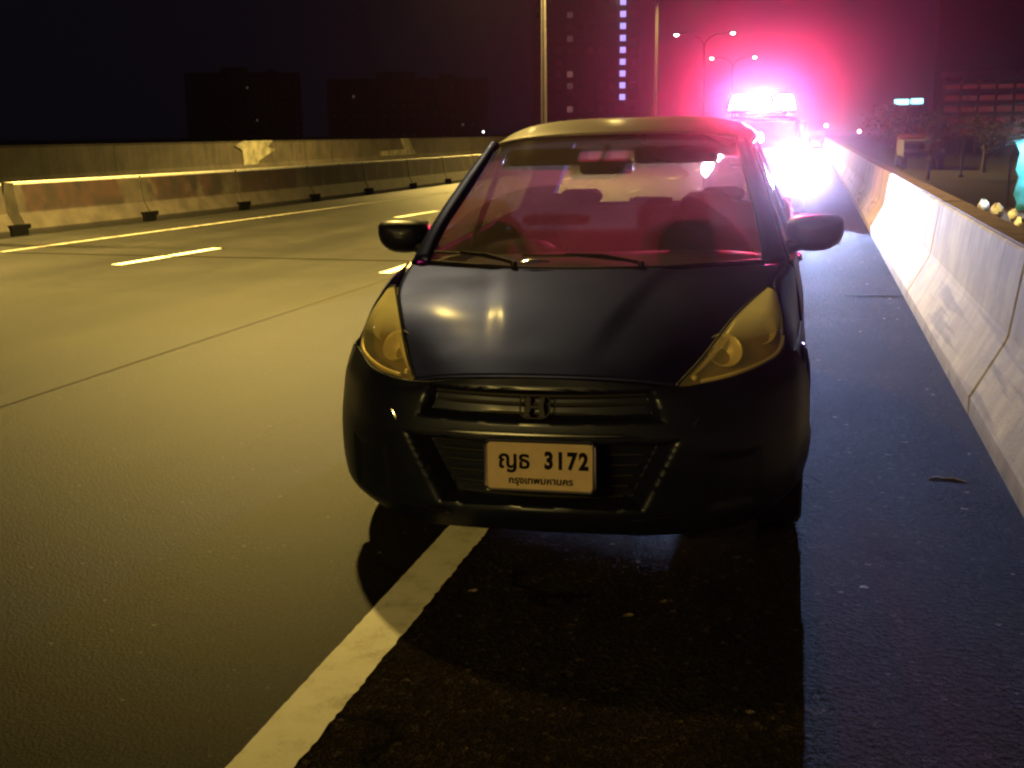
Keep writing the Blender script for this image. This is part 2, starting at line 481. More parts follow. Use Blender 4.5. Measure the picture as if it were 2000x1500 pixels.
M_WINDSHIELD = glass('dusty_veiled_windscreen', (0.42, 0.41, 0.40), 0.14, (0.70, 0.58, 0.48), 1.0, 0.62, (((-.262, .885, .95), .50), ((.225, .885, .95), .46)))  # wiped dust film that also paints in the flare veil over the glass
M_SUNSTRIP = glass('sunstrip_film', (0.30, 0.28, 0.26), 0.16, (0.6, 0.5, 0.42))
M_SIDEGLASS = glass('tinted_side_glass', (0.28, 0.28, 0.28), 0.03, (0.6, 0.6, 0.6))
M_REARGLASS = glass('rear_window_glass', (0.75, 0.75, 0.75), 0.05, (0.8, 0.75, 0.75))
M_LENS = glass('yellowed_lit_top_lens', (0.97, 0.86, 0.60), 0.33, (0.95, 0.86, 0.48), 1.0, 0.12, None, (.76, .88, 5.0))  # yellowed plastic; thicker haze upward paints the lamplight on the top

# ------------------------------------------------------------------ ground, carriageways, markings
def sheet(name, poly, z, material, kind='structure', parent=None):
    m = MB().add([(x, y, z) for x, y in poly], [tuple(range(len(poly)))])
    o = m.build(name, material, parent, smooth=False)
    if kind: o['kind'] = kind
    return o

gm = MB()
gx = [-1500, -400, -120, -60, -26, 60, 150, 400, 1500]
gy = [-300, -60, 0, 60, 150, 400, 900, 2200]
gm.grid([[(x, y, -0.02) for x in gx] for y in gy])
gm.build('ground', M_GROUND, None, smooth=False)['kind'] = 'structure'

sheet('road', [(-11.9, -40), (-1.184, -40), (-1.184, 320), (-11.9, 320)], 0.0, M_ROAD)
sheet('shoulder', [(-1.182, -40), (1.25, -40), (1.25, 320), (-1.182, 320)], 0.0, M_SHOULDER)
sheet('opposite_carriageway', [(-22.6, -40), (-12.0, -40), (-12.0, 320), (-22.6, 320)], -0.004, M_ROAD)

def jag_line(name, x, w0, w1, y0, y1, step, jag, z=0.004, sl=0.0, mt=None):
    L, Rr = [], []
    n = max(2, int((y1 - y0) / step))
    for i in range(n + 1):
        y = y0 + (y1 - y0) * i / n
        w = w0 + (w1 - w0) * i / n
        xx = x + sl * (y - y0)
        L.append((xx - w / 2 + random.uniform(-1, 1) * jag * 0.35, y))
        Rr.append((xx + w / 2 + random.uniform(-1, 1) * jag, y))
    vs = [(a, b, z) for a, b in L] + [(a, b, z) for a, b in Rr]
    m = MB().add(vs, [(i, n + 1 + i, n + 2 + i, i + 1) for i in range(n)])
    o = m.build(name, mt or M_LINE, None, smooth=False)
    o['kind'] = 'structure'
    return o

jag_line('edge_line', -1.182, 0.155, 0.150, -2.0, 120, 0.022, 0.0042)
jag_line('median_edge_line', -10.86, 0.13, 0.13, 5.0, 32, 0.08, 0.006, sl=0.085, mt=simple('worn_edge_paint', (0.16, 0.145, 0.11), 0.8, noise=0.6, nscale=5))
for x, ys, sl in ((-4.32, (11.3, 19.5, 27.5, 36, 44), 0.0), (-7.78, (3.2, 11.55, 19.2, 27, 35, 43), 0.1)):
    for y in ys:
        x0 = {11.55: -7.77, 19.2: -7.15}.get(y, x)
        ln = {11.55: 2.0, 19.2: 1.8}.get(y, 2.0)
        if y == 11.3: x0 = -4.36
        jag_line('lane_dash', x0, 0.14, 0.14, y, y + ln, 0.06, 0.006, sl=sl)
# longitudinal paving joint and cross joint in the shoulder
m = MB().add([(-4.50, -8, 0.004), (-4.485, -8, 0.004), (-4.09, 14, 0.004), (-4.115, 14, 0.004)], [(0, 1, 2, 3)])
m.build('paving_joint', simple('sealed_joint', (0.032, 0.029, 0.023), 0.8, spec=0.15), None, smooth=False)['kind'] = 'structure'
m = MB().add([(0.32, 10.38, 0.004), (0.84, 10.42, 0.004), (0.84, 10.47, 0.004), (0.32, 10.43, 0.004)], [(0, 1, 2, 3)])
m.build('shoulder_joint', M_JOINT, None, smooth=False)['kind'] = 'structure'
m = MB()
m.add([(-12.2, 12.62, 0.004), (-1.3, 12.35, 0.004), (-1.3, 12.42, 0.004), (-12.2, 12.69, 0.004)], [(0, 1, 2, 3)])
m.build('bridge_joint', simple('joint_rubber', (0.012, 0.011, 0.009), 1.0, spec=0.0), None, smooth=False)['kind'] = 'structure'

# ------------------------------------------------------------------ right-hand barrier, cast in segments
WX = 0.83
def barrier_profile(h=0.84):
    return [(0.0, 0.0), (0.0, 0.095), (0.012, 0.115), (0.150, 0.385), (0.162, 0.42), (0.212, 0.825), (0.226, h), (0.405, h), (0.418, 0.825), (0.46, 0.42), (0.60, 0.10), (0.60, 0.0)]
barrier = empty('concrete_barrier', (WX, 0, 0), 'pale concrete barrier along the hard shoulder, lit blue-white by the headlights', 'barrier')
ys = [-6.1, -2.05, 2.01, 6.065, 10.12, 14.2, 18.25, 22.3, 26.4, 30.5, 34.6, 38.7, 42.8, 46.9, 51, 55.1, 59.2, 63.3, 71.5, 79.7, 88, 104, 120]
for a, b_ in zip(ys[:-1], ys[1:]):
    pr = barrier_profile()
    gap = 0.011 if abs(b_ - 6.065) < .01 else 0.005
    gap0 = 0.011 if abs(a - 6.065) < .01 else 0.005
    sh = random.uniform(-0.004, 0.004)
    G = [[(x + sh, y, z) for x, z in pr] for y in (a + gap0, a + gap0 + 0.012, b_ - gap - 0.012, b_ - gap)]
    for row, k in ((0, 1), (3, 1)):
        G[row] = [(x + (0.008 if i < 6 else -0.008 if i > 6 else 0), y, z - (0.006 if 5 <= i <= 8 else 0)) for i, (x, y, z) in enumerate(G[row])]
    m = MB().grid(G)
    n = len(pr)
    m.f.append(tuple(range(n))); m.f.append(tuple(range(4 * n - 1, 3 * n - 1, -1)))
    m.build('segment', M_WALL, barrier, smooth=False)
    # coping skim on top, a darker strip, its sodium-lit brown put into the colour
    MB().box(0.236, 0.400, a + gap0 + 0.03, b_ - gap - 0.03, 0.836, 0.852).build('coping', M_WALLTOP, barrier, smooth=False)
MB().box(0.235, 0.39, -6, 118, 0.002, 0.80).build('core', M_JOINT, barrier, smooth=False)

# ------------------------------------------------------------------ median barrier
def med_x(y):
    pts = [(-5, -12.6), (10, -12.0), (14.5, -11.72), (17, -11.45), (19.5, -11.15), (25.6, -10.65), (30, -10.45), (36, -10.35), (200, -10.3)]
    for (a, xa), (b, xb) in zip(pts[:-1], pts[1:]):
        if y <= b:
            return xa + (xb - xa) * (y - a) / (b - a)
    return -10.3
median = empty('median_barrier', (0, 0, 0), 'soot-stained concrete median barrier left of the road, pale painted top edge', 'barrier')
MH = 0.785
yy = [3, 6, 9, 12, 15.0] + [18.05, 21.0, 23.9, 26.7, 29.6, 32.5, 35.5, 38.5, 41.5, 44.5, 47.5, 50.5, 55, 60, 66, 72, 80, 90, 105, 120, 140]
for a, b_ in zip(yy[:-1], yy[1:]):
    gapb = 0.12 if abs(b_ - 15) < .01 else 0.022
    gapa = 0.12 if abs(a - 15) < .01 else 0.022
    pr = [(0.0, 0.0), (0.0, 0.085), (-0.14, 0.33), (-0.20, MH), (-0.36, MH), (-0.42, 0.33), (-0.56, 0.085), (-0.56, 0.0)]
    G = []
    for y in (a + gapa, b_ - gapb):
        G.append([(med_x(y) + x, y, z) for x, z in pr])
    m = MB().grid(G)
    n = len(pr)
    m.f.append(tuple(range(n))); m.f.append(tuple(range(2 * n - 1, n - 1, -1)))
    m.build('segment', M_MEDIAN, median, smooth=False)
    # top rail of paint along the front arris
    G = []
    for y in (a + gapa + 0.005, b_ - gapb - 0.005):
        X = med_x(y)
        G.append([(X - 0.194, y, MH - 0.028), (X - 0.190, y, MH + 0.006), (X - 0.36, y, MH + 0.006)])
    MB().grid(G).build('painted_edge', M_LINE, median, smooth=False)
    # dark drainage mouth at the joint: a recessed black block standing a touch proud of the foot
    if 14 < b_ < 50:
        X = med_x(b_)
        m = MB().box(X - 0.10, X + 0.012, b_ - 0.26, b_ + 0.20, 0.0, 0.165, 0.01)
        m.build('drain_mouth', M_JOINT, median, smooth=False)

# ------------------------------------------------------------------ far parapet and its pale patches
par = empty('far_parapet', (-22.6, 0, 0), 'low weathered parapet on the far side of the opposite carriageway', 'wall')
ys = [4, 10, 16, 22, 28, 34, 40, 46, 52, 58, 64, 76, 90, 110, 140, 180]
for a, b_ in zip(ys[:-1], ys[1:]):
    pr = [(0.16, 0), (0.16, 0.12), (0.03, 0.36), (0.0, 1.20), (0.03, 1.27), (-0.25, 1.27), (-0.25, 0)]
    G = [[(x, y, z) for x, z in pr] for y in (a + 0.01, b_ - 0.01)]
    m = MB().grid(G); n = len(pr)
    m.f.append(tuple(range(n))); m.f.append(tuple(range(2 * n - 1, n - 1, -1)))
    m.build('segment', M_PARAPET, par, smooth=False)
M_PALE = simple('pale_paint_patch', (0.16, 0.145, 0.10), 0.8, noise=0.6, nscale=2.4)
for y, poly, lab in ((43.0, [(0, 0.1), (1.1, 0.0), (1.3, 0.45), (2.9, 0.9), (2.2, 1.0), (2.7, 1.28), (0.1, 1.28), (-0.7, 1.1), (-.1, .9)], 'ragged pale patch painted on the far parapet, left of the thin lamp post'),
                     (61.0, [(-2.6, 0.35), (3.3, 0.35), (2.6, 0.72), (1.9, 1.26), (0.6, 1.26), (1.1, 0.66), (-2.6, 0.60)], 'pale L-shaped patch painted on the far parapet near the thin lamp post')):
    m = MB()
    n = len(poly)
    vs = [(-22.585, y + p, q) for p, q in poly] + [(-22.545, y + p, q) for p, q in poly]
    fs = [tuple(range(n - 1, -1, -1)), tuple(range(n, 2 * n))] + [(i, (i + 1) % n, n + (i + 1) % n, n + i) for i in range(n)]
    o = m.add(vs, fs).build('wall_patch', M_PALE, None, smooth=False)
    tag(o, lab, 'wall patch')

# ------------------------------------------------------------------ street lamps on the median
M_SODGLOW = emit('sodium_glow', (1.0, 0.78, 0.55), 40)
def street_lamp(y, label, lights, x=-10.5, h=10.3, cone=108, arm=2.58):
    root = empty('street_lamp', (x, y, 0), label, 'street lamp', 'double-arm street lamps along the median')
    MB().tube([(0, 0, 0.0), (0, 0, 3), (0, 0, h - 0.9)], [0.13, 0.115, 0.075], 12).build('pole', M_STEEL, root)
    MB().box(-0.19, 0.19, -0.19, 0.19, 0.0, 0.9, 0.02).build('pole_base', M_MEDIAN, root)
    for s in (-1, 1):
        MB().tube([(0, 0, h - 1.0), (s * 0.35, 0, h - 0.45), (s * 1.1, 0, h - 0.05), (s * (arm - .38), 0, h + 0.06)], [0.055, 0.05, 0.045, 0.04], 8).build('arm', M_STEEL, root)
        hd = MB().add(*[(lambda vs: vs)([(s * (arm + q), yv, zv) for q, yv, zv in ((-.48, -0.09, h), (-.48, 0.09, h), (.37, 0.14, h + 0.02), (.37, -0.14, h + 0.02), (-.43, -0.05, h + 0.12), (-.43, 0.05, h + 0.12), (.22, 0.07, h + 0.16), (.22, -0.07, h + 0.16))]),
                        [(0, 1, 2, 3), (4, 5, 6, 7), (0, 1, 5, 4), (1, 2, 6, 5), (2, 3, 7, 6), (3, 0, 4, 7)]]).build('lamp_head', M_STEEL, root, smooth=False)
        gl = MB().lathe([(0.02, -0.17), (0.10, -0.15), (0.17, -0.09), (0.19, 0.0)], (s * arm, 0, h - 0.005), 'z', 14)
        gl.build('glass_bowl', M_SODGLOW, hd)
        if lights:
            L = bpy.data.lights.new('sodium_lamp', 'SPOT')
            L.energy = P_SOD * lights
            L.color = SODIUM
            L.spot_size = R(cone); L.spot_blend = 1.0
            L.shadow_soft_size = 0.22
            lo = bpy.data.objects.new('bulb', L)
            lo.location = (s * arm, 0, h - 0.28)
            link(lo, root)
    return root
street_lamp(-24, 'double-arm street lamp on the median behind the viewpoint', 2.1, cone=165)
street_lamp(13.5, 'double-arm street lamp on the median beside the parked hatchback, its head above the picture', 1.25, cone=111, arm=4.9, x=-11.5)
street_lamp(45, 'double-arm street lamp rising over the left edge of the car roof, nearest in view', 0.9, x=-10.4, cone=162)
street_lamp(76, 'double-arm street lamp between the column of lit windows and the paired lamps', 0.35, x=-10.1, cone=160)
street_lamp(110, 'double-arm street lamp with both lit heads in view left of the red beacon', 0, x=-10.2)
street_lamp(146, 'farthest double-arm street lamp, its two lit heads just above the red beacon', 0, x=-10.0)

# thin lamp post far left behind the parapet
post = empty('lamp_post', (-36.6, 110, 0), 'thin unlit grey lamp post standing behind the far parapet', 'lamp post')
MB().tube([(0, 0, 0), (0.03, 0, 4.5), (-0.12, 0, 6.6)], [0.2, 0.17, 0.12], 8).build('pole', M_STEEL, post)
MB().tube([(-0.1, 0, 6.5), (-0.75, 0, 6.9)], [0.06, 0.05], 6).build('arm', M_STEEL, post)
MB().box(-1.3, -0.7, -0.12, 0.12, 6.85, 7.0, 0.02).build('lamp_head', M_STEEL, post)
MB().box(0.12, 0.42, -0.1, 0.1, 4.1, 4.5, 0.02).build('junction_box', M_STEEL, post)

# ------------------------------------------------------------------ skyline
M_FACADE = simple('dark_facade', (0.004, 0.004, 0.005), 0.9, noise=0.25, nscale=0.08)
M_FACADE2 = simple('brown_facade', (0.07, 0.04, 0.035), 0.9, noise=0.25, nscale=0.1)
M_PANE = simple('dark_window_pane', (0.012, 0.013, 0.018), 0.15, coat=0.3)
M_LIT_BLUE = emit('lit_blue_window', (0.42, 0.36, 1.0), 1.5)
M_LIT_WARM = emit('lit_warm_window', (1.0, 0.5, 0.45), .12)
M_LIT_DIM = emit('lit_dim_window', (1.0, 0.65, 0.55), 0.05)

def tower(name, cx, y, w, dep, floors, fh, bays, facade, label, lit=None, rot=0.0, z0=0.0, winw=0.55, winh=0.5):
    root = empty(name, (cx, y, z0), label, 'building', None, (0, 0, rot))
    H = floors * fh
    MB().box(-w / 2, w / 2, 0.3, dep, 0, H).build('wall', facade, root, smooth=False)
    m = MB()
    for k in range(floors + 1):
        m.box(-w / 2 - 0.15, w / 2 + 0.15, 0.0, 0.32, k * fh - 0.35, k * fh + 0.35)
    for k in range(bays + 1):
        xx = -w / 2 + w * k / bays
        m.box(xx - w / bays * 0.15, xx + w / bays * 0.15, 0.06, 0.31, 0.3, H - 0.3)
    m.build('facade_frame', facade, root, smooth=False)
    dm = {}
    count = 0
    for k in range(floors):
        for b in range(bays):
            cxx = -w / 2 + w * (b + 0.5) / bays
            key = lit(k, b) if lit else None
            mt = {None: M_PANE, 'b': M_LIT_BLUE, 'w': M_LIT_WARM, 'd': M_LIT_DIM}[key]
            if count >= 290 and key is None: continue
            if key not in dm:
                ww = w / bays * winw / 2
                me = MB().box(-ww, ww, 0.0, 0.12, 0, fh * winh)
                tmp = me.build('window', mt, root, smooth=False)
                dm[key] = tmp.data
                o = tmp
            else:
                o = bpy.data.objects.new('window', dm[key]); link(o, root)
            o.location = (cxx, 0.2, k * fh + fh * 0.28)
            count += 1
    MB().box(-w / 2 - 0.3, w / 2 + 0.3, -0.1, dep + 0.2, H, H + 0.9).build('roof', facade, root, smooth=False)
    MB().box(-w * .2, w * .05, dep * .3, dep * .7, H + .9, H + 3.6).box(w * .2, w * .3, dep * .3, dep * .5, H + .9, H + 2.6).build('roof_housing', facade, root, smooth=False)
    return root

def LT(k, b):
    if b == 8 and 3 <= k <= 17: return 'b'
    if b == 3: return {2: 'w', 5: 'w', 4: 'd', 8: 'd', 10: 'd', 6: None}.get(k)
    return None
tower('tall_building', -64.0, 330, 30, 22, 18, 3.25, 10, M_FACADE, 'tall dark tower with a column of bluish lit windows above the car roof', LT, rot=0.18)
tower('distant_block', -150, 420, 60, 22, 6, 3.6, 16, M_FACADE, 'low dark block on the skyline behind the thin lamp post', lambda k, b: 'd' if (k * 5 + b * 7) % 31 == 3 else None, rot=0.35, winw=0.25, winh=0.3)
tower('distant_block', -250, 480, 50, 22, 8, 3.6, 14, M_FACADE, 'dark block with a few faint windows at the far left of the skyline', lambda k, b: 'd' if (k * 11 + b * 3) % 41 == 5 else None, rot=0.45, winw=0.25, winh=0.3)
# car-park block with reddish floors and dark tower above it, right
cp = empty('car_park_block', (9.6, 68, 0), 'dark block with reddish lit open floors beyond the right barrier', 'building', None, (0, 0, -0.1))
MB().box(-3.4, 14, 5.6, 16, 0, 26).build('wall', simple('black_facade', (0.012, 0.012, 0.014), 0.9), cp, smooth=False)
M_REDLIT = emit('dim_red_interior', (0.42, 0.055, 0.04), 0.16)
for k in range(5):
    z = 0.9 + k * 0.62
    MB().box(-2.9, 2.6, 0.1, 5.5, z, z + 0.20).build('floor_slab', M_FACADE2, cp, smooth=False)
    MB().box(-2.8, 2.5, 5.35, 5.45, z + 0.22, z + 0.60).build('lit_back_wall', M_REDLIT, cp, smooth=False)
for k in range(7):
    MB().box(-2.9 + k * 0.9, -2.75 + k * 0.9, 0.15, 0.4, 0, 4.2).build('column', M_FACADE2, cp, smooth=False)
MB().box(-3.0, 2.7, 0, 5.6, 4.25, 4.5).build('roof', M_FACADE2, cp, smooth=False)

sg = empty('roof_sign', (7.05, 95, 3.35), 'small glowing cyan sign in two pieces beyond the right barrier', 'sign')
MB().box(-1.15, -0.06, 0, 0.2, -0.02, 0.40, 0.05).build('lit_panel', emit('cyan_sign', (0.30, 0.85, 1.0), 3.0), sg)
MB().box(0.06, 0.98, 0, 0.2, 0.02, 0.44, 0.05).build('lit_panel', emit('cyan_sign', (0.30, 0.85, 1.0), 3.0), sg)
MB().box(-1.0, -0.9, 0.05, 0.15, -3.35, 0.0).build('post', M_STEEL, sg, smooth=False)
MB().box(0.8, 0.9, 0.05, 0.15, -3.35, 0.05).build('post', M_STEEL, sg, smooth=False)

# small far lamps low on the horizon
M_FARW = emit('far_lamp_glow', (0.9, 0.85, 1.0), 5.0)
for x, y, z, r_, lab in ((-66, 230, 1.7, 0.24, 'tiny white lamp on the horizon above the far parapet'),
                         (-36.0, 185, 2.1, 0.16, 'faint white lamp just left of the car roof'),
                         (7.2, 200, 0.9, 0.35, 'small violet-white lamp right of the headlights, over the barrier top'),
                         (1.4, 150, 1.8, 0.25, 'faint lamp directly over the right-hand headlight')):
    fl = empty('far_lamp', (x, y, 0), lab, 'lamp')
    MB().tube([(0, 0, -0.02), (0, 0, z)], 0.06, 6).build('pole', M_STEEL, fl)
    MB().lathe([(0.02, -r_), (r_ * 0.8, -r_ * 0.6), (r_, 0), (r_ * 0.7, r_ * 0.7), (0.02, r_)], (0, 0, z + r_), 'z', 10).build('globe', M_FARW, fl)

# ------------------------------------------------------------------ verge beyond the right barrier
def leaf_mat(name, c1, c2):
    return simple(name, c1, 0.7, noise=0.4, nscale=3)
M_LEAF = leaf_mat('dry_leaf', (0.05, 0.042, 0.022), None)
M_LEAF2 = leaf_mat('dark_leaf', (0.018, 0.022, 0.010), None)
M_BARK = simple('bark', (0.10, 0.08, 0.06), 0.95, noise=0.3, nscale=12, bump=0.5)
def tree(x, y, h, spread, label, leafm, n=900, leaf=0.09, name='tree', cat='tree'):
    rnd = random.Random(int(x * 31 + y * 17))
    root = empty(name, (x, y, 0), label, cat)
    m = MB()
    m.tube([(0, 0, -0.02), (0.03, 0.02, h * 0.3), (-0.04, 0.05, h * 0.6), (0.02, 0, h * 0.85)], [h * 0.03, h * 0.024, h * 0.016, h * 0.008], 8)
    tips = []
    for k in range(11):
        a = rnd.uniform(0, 6.28); z0 = h * rnd.uniform(0.25, 0.7); L = spread * rnd.uniform(0.5, 1.0)
        e = (math.cos(a) * L, math.sin(a) * L, min(h, z0 + h * rnd.uniform(0.1, 0.35)))
        mid = (e[0] * 0.5, e[1] * 0.5, (z0 + e[2]) / 2 + 0.05)
        m.tube([(0, 0, z0), mid, e], [h * 0.012, h * 0.008, h * 0.004], 5)
        tips += [mid, e]
    m.build('trunk', M_BARK, root)
    c = MB()
    for k in range(n):
        t_ = rnd.choice(tips)
        sg_ = spread * 0.22
        p = Vector((t_[0] + rnd.gauss(0, sg_), t_[1] + rnd.gauss(0, sg_), max(0.15, t_[2] + rnd.gauss(0, sg_ * 0.8))))
        d = Vector((rnd.gauss(0, 1), rnd.gauss(0, 1), rnd.gauss(0, 1))).normalized()
        e = d.cross(Vector((rnd.random(), rnd.random(), rnd.random()))).normalized()
        s1, s2 = leaf * rnd.uniform(0.6, 1.5), leaf * 0.45
        c.add([p - d * s1, p + e * s2, p + d * s1, p - e * s2], [(0, 1, 2, 3)])
    c.build('crown', leafm, root, smooth=False)
    return root
tree(3.3, 36, 1.9, 0.8, 'low scrubby tree with pale branches nearest the lit barrier end', M_LEAF, 700, 0.06)
tree(5.6, 42, 2.1, 1.0, 'low scrubby tree between the striped truck and the dark block', M_LEAF, 800, 0.07)
tree(7.9, 40, 1.6, 1.2, 'dark bushy tree below the reddish floors', M_LEAF2, 900, 0.08)
tree(5.6, 29, 1.7, 0.9, 'dark leafy shrub left of the cyan tarpaulin stall', M_LEAF2, 800, 0.06, 'shrub', 'shrub')
tree(4.2, 60, 2.4, 1.6, 'dim brownish tree behind the headlights glow on the verge', M_LEAF, 900, 0.10)

# parked truck seen small over the barrier
tk = empty('parked_truck', (3.95, 45, 0), 'small pale truck with a striped tail parked beyond the right barrier', 'truck')
MB().box(-0.75, 0.75, 0, 3.2, 0.45, 1.05, 0.03).build('cargo_box', simple('truck_blue_grey', (0.14, 0.14, 0.22), 0.5), tk)
MB().box(-0.70, 0.70, -0.02, 0.0, 0.92, 1.04).build('white_band', simple('truck_white', (0.42, 0.40, 0.44), 0.5), tk, smooth=False)
MB().box(-0.70, 0.70, -0.02, 0.0, 0.62, 0.74).build('white_band', simple('truck_white', (0.42, 0.40, 0.44), 0.5), tk, smooth=False)
MB().box(-0.7, 0.7, 3.3, 4.6, 0.35, 1.25, 0.08).build('cab', simple('truck_red', (0.10, 0.02, 0.018), 0.4), tk)
for xx in (-0.65, 0.65):
    for yy_ in (0.6, 3.9):
        MB().lathe([(0.05, -0.1), (0.28, -0.1), (0.3, -0.06), (0.3, 0.06), (0.28, 0.1), (0.05, 0.1)], (xx, yy_, 0.3), 'x', 16).build('wheel', M_RUBBER, tk)

# thin posts
for x, y, h, lab in ((5.65, 42, 1.75, 'pale slim metal post left of the stall, brighter of the two'), (4.45, 38, 1.3, 'dim slim post between the truck and the brighter post')):
    p = MB().tube([(0, 0, -0.02), (0.02, 0, h)], 0.035, 8)
    p.box(-0.07, 0.07, -0.07, 0.07, -0.02, 0.05)
    o = p.build('metal_post', M_STEEL); o.location = (x, y, 0)
    tag(o, lab, 'post')

# stall with cyan tarpaulin and its bulb, bags before it
st = empty('market_stall', (3.62, 18.6, 0), 'small stall covered by a bright cyan tarpaulin at the right edge', 'stall')
m = MB()
G = []
for i in range(9):
    a = i / 8
    row = []
    for j in range(7):
        b = j / 6
        row.append((-0.42 + 1.6 * b + 0.03 * math.sin(i * 2.1 + j), -0.02 + 0.05 * math.sin(j * 1.7 + i * 0.8) - 0.14 * (1 - a), 0.03 + 1.0 * a + 0.05 * math.sin(j * 1.3) * a))
    G.append(row)
for k in range(1, 5):
    G.append([(x, y + k * 0.28, z + 0.05 * math.sin(k)) for x, y, z in G[8]])
m.grid(G).build('tarpaulin', simple('cyan_tarpaulin', (0.07, 0.42, 0.52), 0.45, noise=0.35, nscale=5), st, solid=0.006)
for xx in (-0.36, 1.1):
    for yy_ in (0.05, 1.0):
        MB().tube([(xx, yy_, 0), (xx, yy_, 0.98)], 0.02, 6).build('leg', M_STEEL, st)
MB().tube([(-0.15, -0.02, 0.0), (-0.15, -0.22, 1.22)], 0.012, 6).build('bulb_rod', M_STEEL, st)
MB().lathe([(0.005, -0.05), (0.035, -0.03), (0.04, 0), (0.02, 0.04)], (-0.15, -0.24, 1.22), 'z', 12).build('light_bulb', emit('bulb_glow', (0.85, 0.95, 1.0), 14), st)
L = bpy.data.lights.new('stall_bulb', 'POINT'); L.energy = 80; L.color = (0.7, 0.9, 1.0); L.shadow_soft_size = 0.05
lo = bpy.data.objects.new('bulb', L); lo.location = (-0.35, -0.42, 1.12); link(lo, st)
M_BAG = simple('white_plastic_bag', (0.80, 0.80, 0.80), 0.4, noise=0.1, nscale=9)
for k, (x, y, r_, lab) in enumerate(((2.59, 19.05, 0.085, 'small white plastic bag farthest left of the row by the stall'),
                                     (2.63, 17.9, 0.09, 'bluish-white plastic bag second from the left in the row by the stall'),
                                     (2.73, 17.1, 0.075, 'white plastic bag third from the left in the row by the stall'),
                                     (2.59, 15.7, 0.07, 'crumpled white plastic bag nearest the right edge, lowest of the row'))):
    vs, fs = [], []
    n1, n2 = 9, 12
    for i in range(n1):
        th = math.pi * i / (n1 - 1)
        for j in range(n2):
            ph = 2 * math.pi * j / n2
            q = r_ * (1 + 0.22 * math.sin(3 * ph + k) * math.sin(2 * th) + 0.10 * math.sin(7 * ph + 5 * th))
            vs.append((q * math.sin(th) * math.cos(ph), q * math.sin(th) * math.sin(ph), r_ * 0.9 - q * math.cos(th) * (0.9 if th < 2.4 else 1.25)))
    for i in range(n1 - 1):
        for j in range(n2):
            fs.append((i * n2 + j, i * n2 + (j + 1) % n2, (i + 1) * n2 + (j + 1) % n2, (i + 1) * n2 + j))
    o = MB().add(vs, fs).build('plastic_bag', M_BAG)
    o.location = (x, y, 0.18)
    tag(o, lab, 'bag')
    k_ = MB().box(x - 0.2, x + 0.2, y - 0.2, y + 0.2, -0.02, 0.185, 0.02)
o = MB().box(2.38, 3.6, 15.2, 20.3, -0.02, 0.178, 0.02).build('verge_kerb', M_WALLTOP)
tag(o, 'low brown concrete slab that the white bags and stall stand by', 'kerb')
st.location = (3.42, 18.9, 0.178)

# twig on the shoulder
o = MB().tube([(0.0, 0, 0.0012), (0.03, 0.035, 0.002), (0.07, 0.02, 0.0012), (0.10, 0.028, 0.002), (0.145, -0.01, 0.0012)], 0.0013, 5).build('twig', simple('dry_straw', (0.40, 0.36, 0.30), 0.9))
o.location = (0.53, 4.86, 0.0)
tag(o, 'thin pale twig lying on the dark shoulder near the barrier', 'twig')

# ================================================================== the parked hatchback
CAR = empty('parked_car', (-0.795, 3.33, 0), 'dark blue-grey hatchback parked on the hard shoulder, nose towards the viewer', 'car', None, (0, R(-1.0), R(1.2)))

# --- bonnet, with two soft creases
hood = [
    [(0, .060, .690), (.15, .063, .688), (.30, .085, .677), (.425, .122, .657)],
    [(0, .190, .752), (.18, .195, .749), (.36, .215, .739), (.495, .265, .722)],
    [(0, .420, .836), (.20, .420, .834), (.42, .430, .826), (.575, .440, .812)],
    [(0, .650, .898), (.22, .650, .896), (.46, .660, .890), (.668, .680, .876)],
    [(0, .780, .925), (.24, .795, .925), (.48, .850, .924), (.725, .940, .916)],
    [(0, .850, .936), (.25, .870, .937), (.50, .955, .940), (.755, 1.110, .936)]]
G = patch(mirror_net(hood), 40, 72)
for row in G:
    for v in row:
        xc = .155 + (.32 - .155) * max(0, min(1, (v.y - .15) / .70))
        d = (abs(v.x) - xc) / .042
        s_ = 0 if d < -1 else (1 if d > 1 else 0.5 + 0.5 * math.sin(d * math.pi / 2))
        v.z -= 0.008 * s_ * min(1, max(0, (v.y - .1) / .25))
MB().grid(G).build('bonnet', M_PAINT, CAR, angle=60, solid=0.012)

# --- windscreen
ws = [
    [(0, .870, .932), (.25, .890, .934), (.47, .965, .938), (.668, 1.085, .938)],
    [(0, 1.080, 1.100), (.24, 1.100, 1.098), (.45, 1.160, 1.090), (.634, 1.255, 1.074)],
    [(0, 1.330, 1.262), (.23, 1.345, 1.258), (.43, 1.400, 1.246), (.585, 1.490, 1.218)],
    [(0, 1.640, 1.434), (.22, 1.655, 1.431), (.40, 1.700, 1.420), (.530, 1.765, 1.396)]]
WSG = patch(mirror_net(ws), 30, 48)
MB().grid(WSG).build('windscreen', M_WINDSHIELD, CAR)
# dotted-band sunstrip along the top of the glass, a film on the inside
G = [[Vector((v.x * .992, v.y + .010, v.z - .004)) for v in r] for r in WSG[26:31]]
MB().grid(G).build('sunstrip', M_SUNSTRIP, CAR)
# rubber seal
edge = [tuple(WSG[0][j]) for j in range(49)]
MB().tube([(x, y - .004, z + .002) for x, y, z in edge], 0.010, 6).build('windscreen_seal', M_BLACK, CAR)
for j in (0, 48):
    e = [tuple(WSG[i][j]) for i in range(31)]
    MB().tube([(x * 1.005, y, z + .003) for x, y, z in e], 0.006, 6).build('windscreen_seal', M_BLACK, CAR)

# --- cowl panel between bonnet and glass
cw = [[(x, y + dy, z + dz) for (x, y, z) in hood[5]] for dy, dz in ((-.012, -.010), (.018, -.022), (.05, -.008))]
MB().grid(patch(mirror_net(cw), 4, 40)).build('cowl', M_BLACK, CAR)

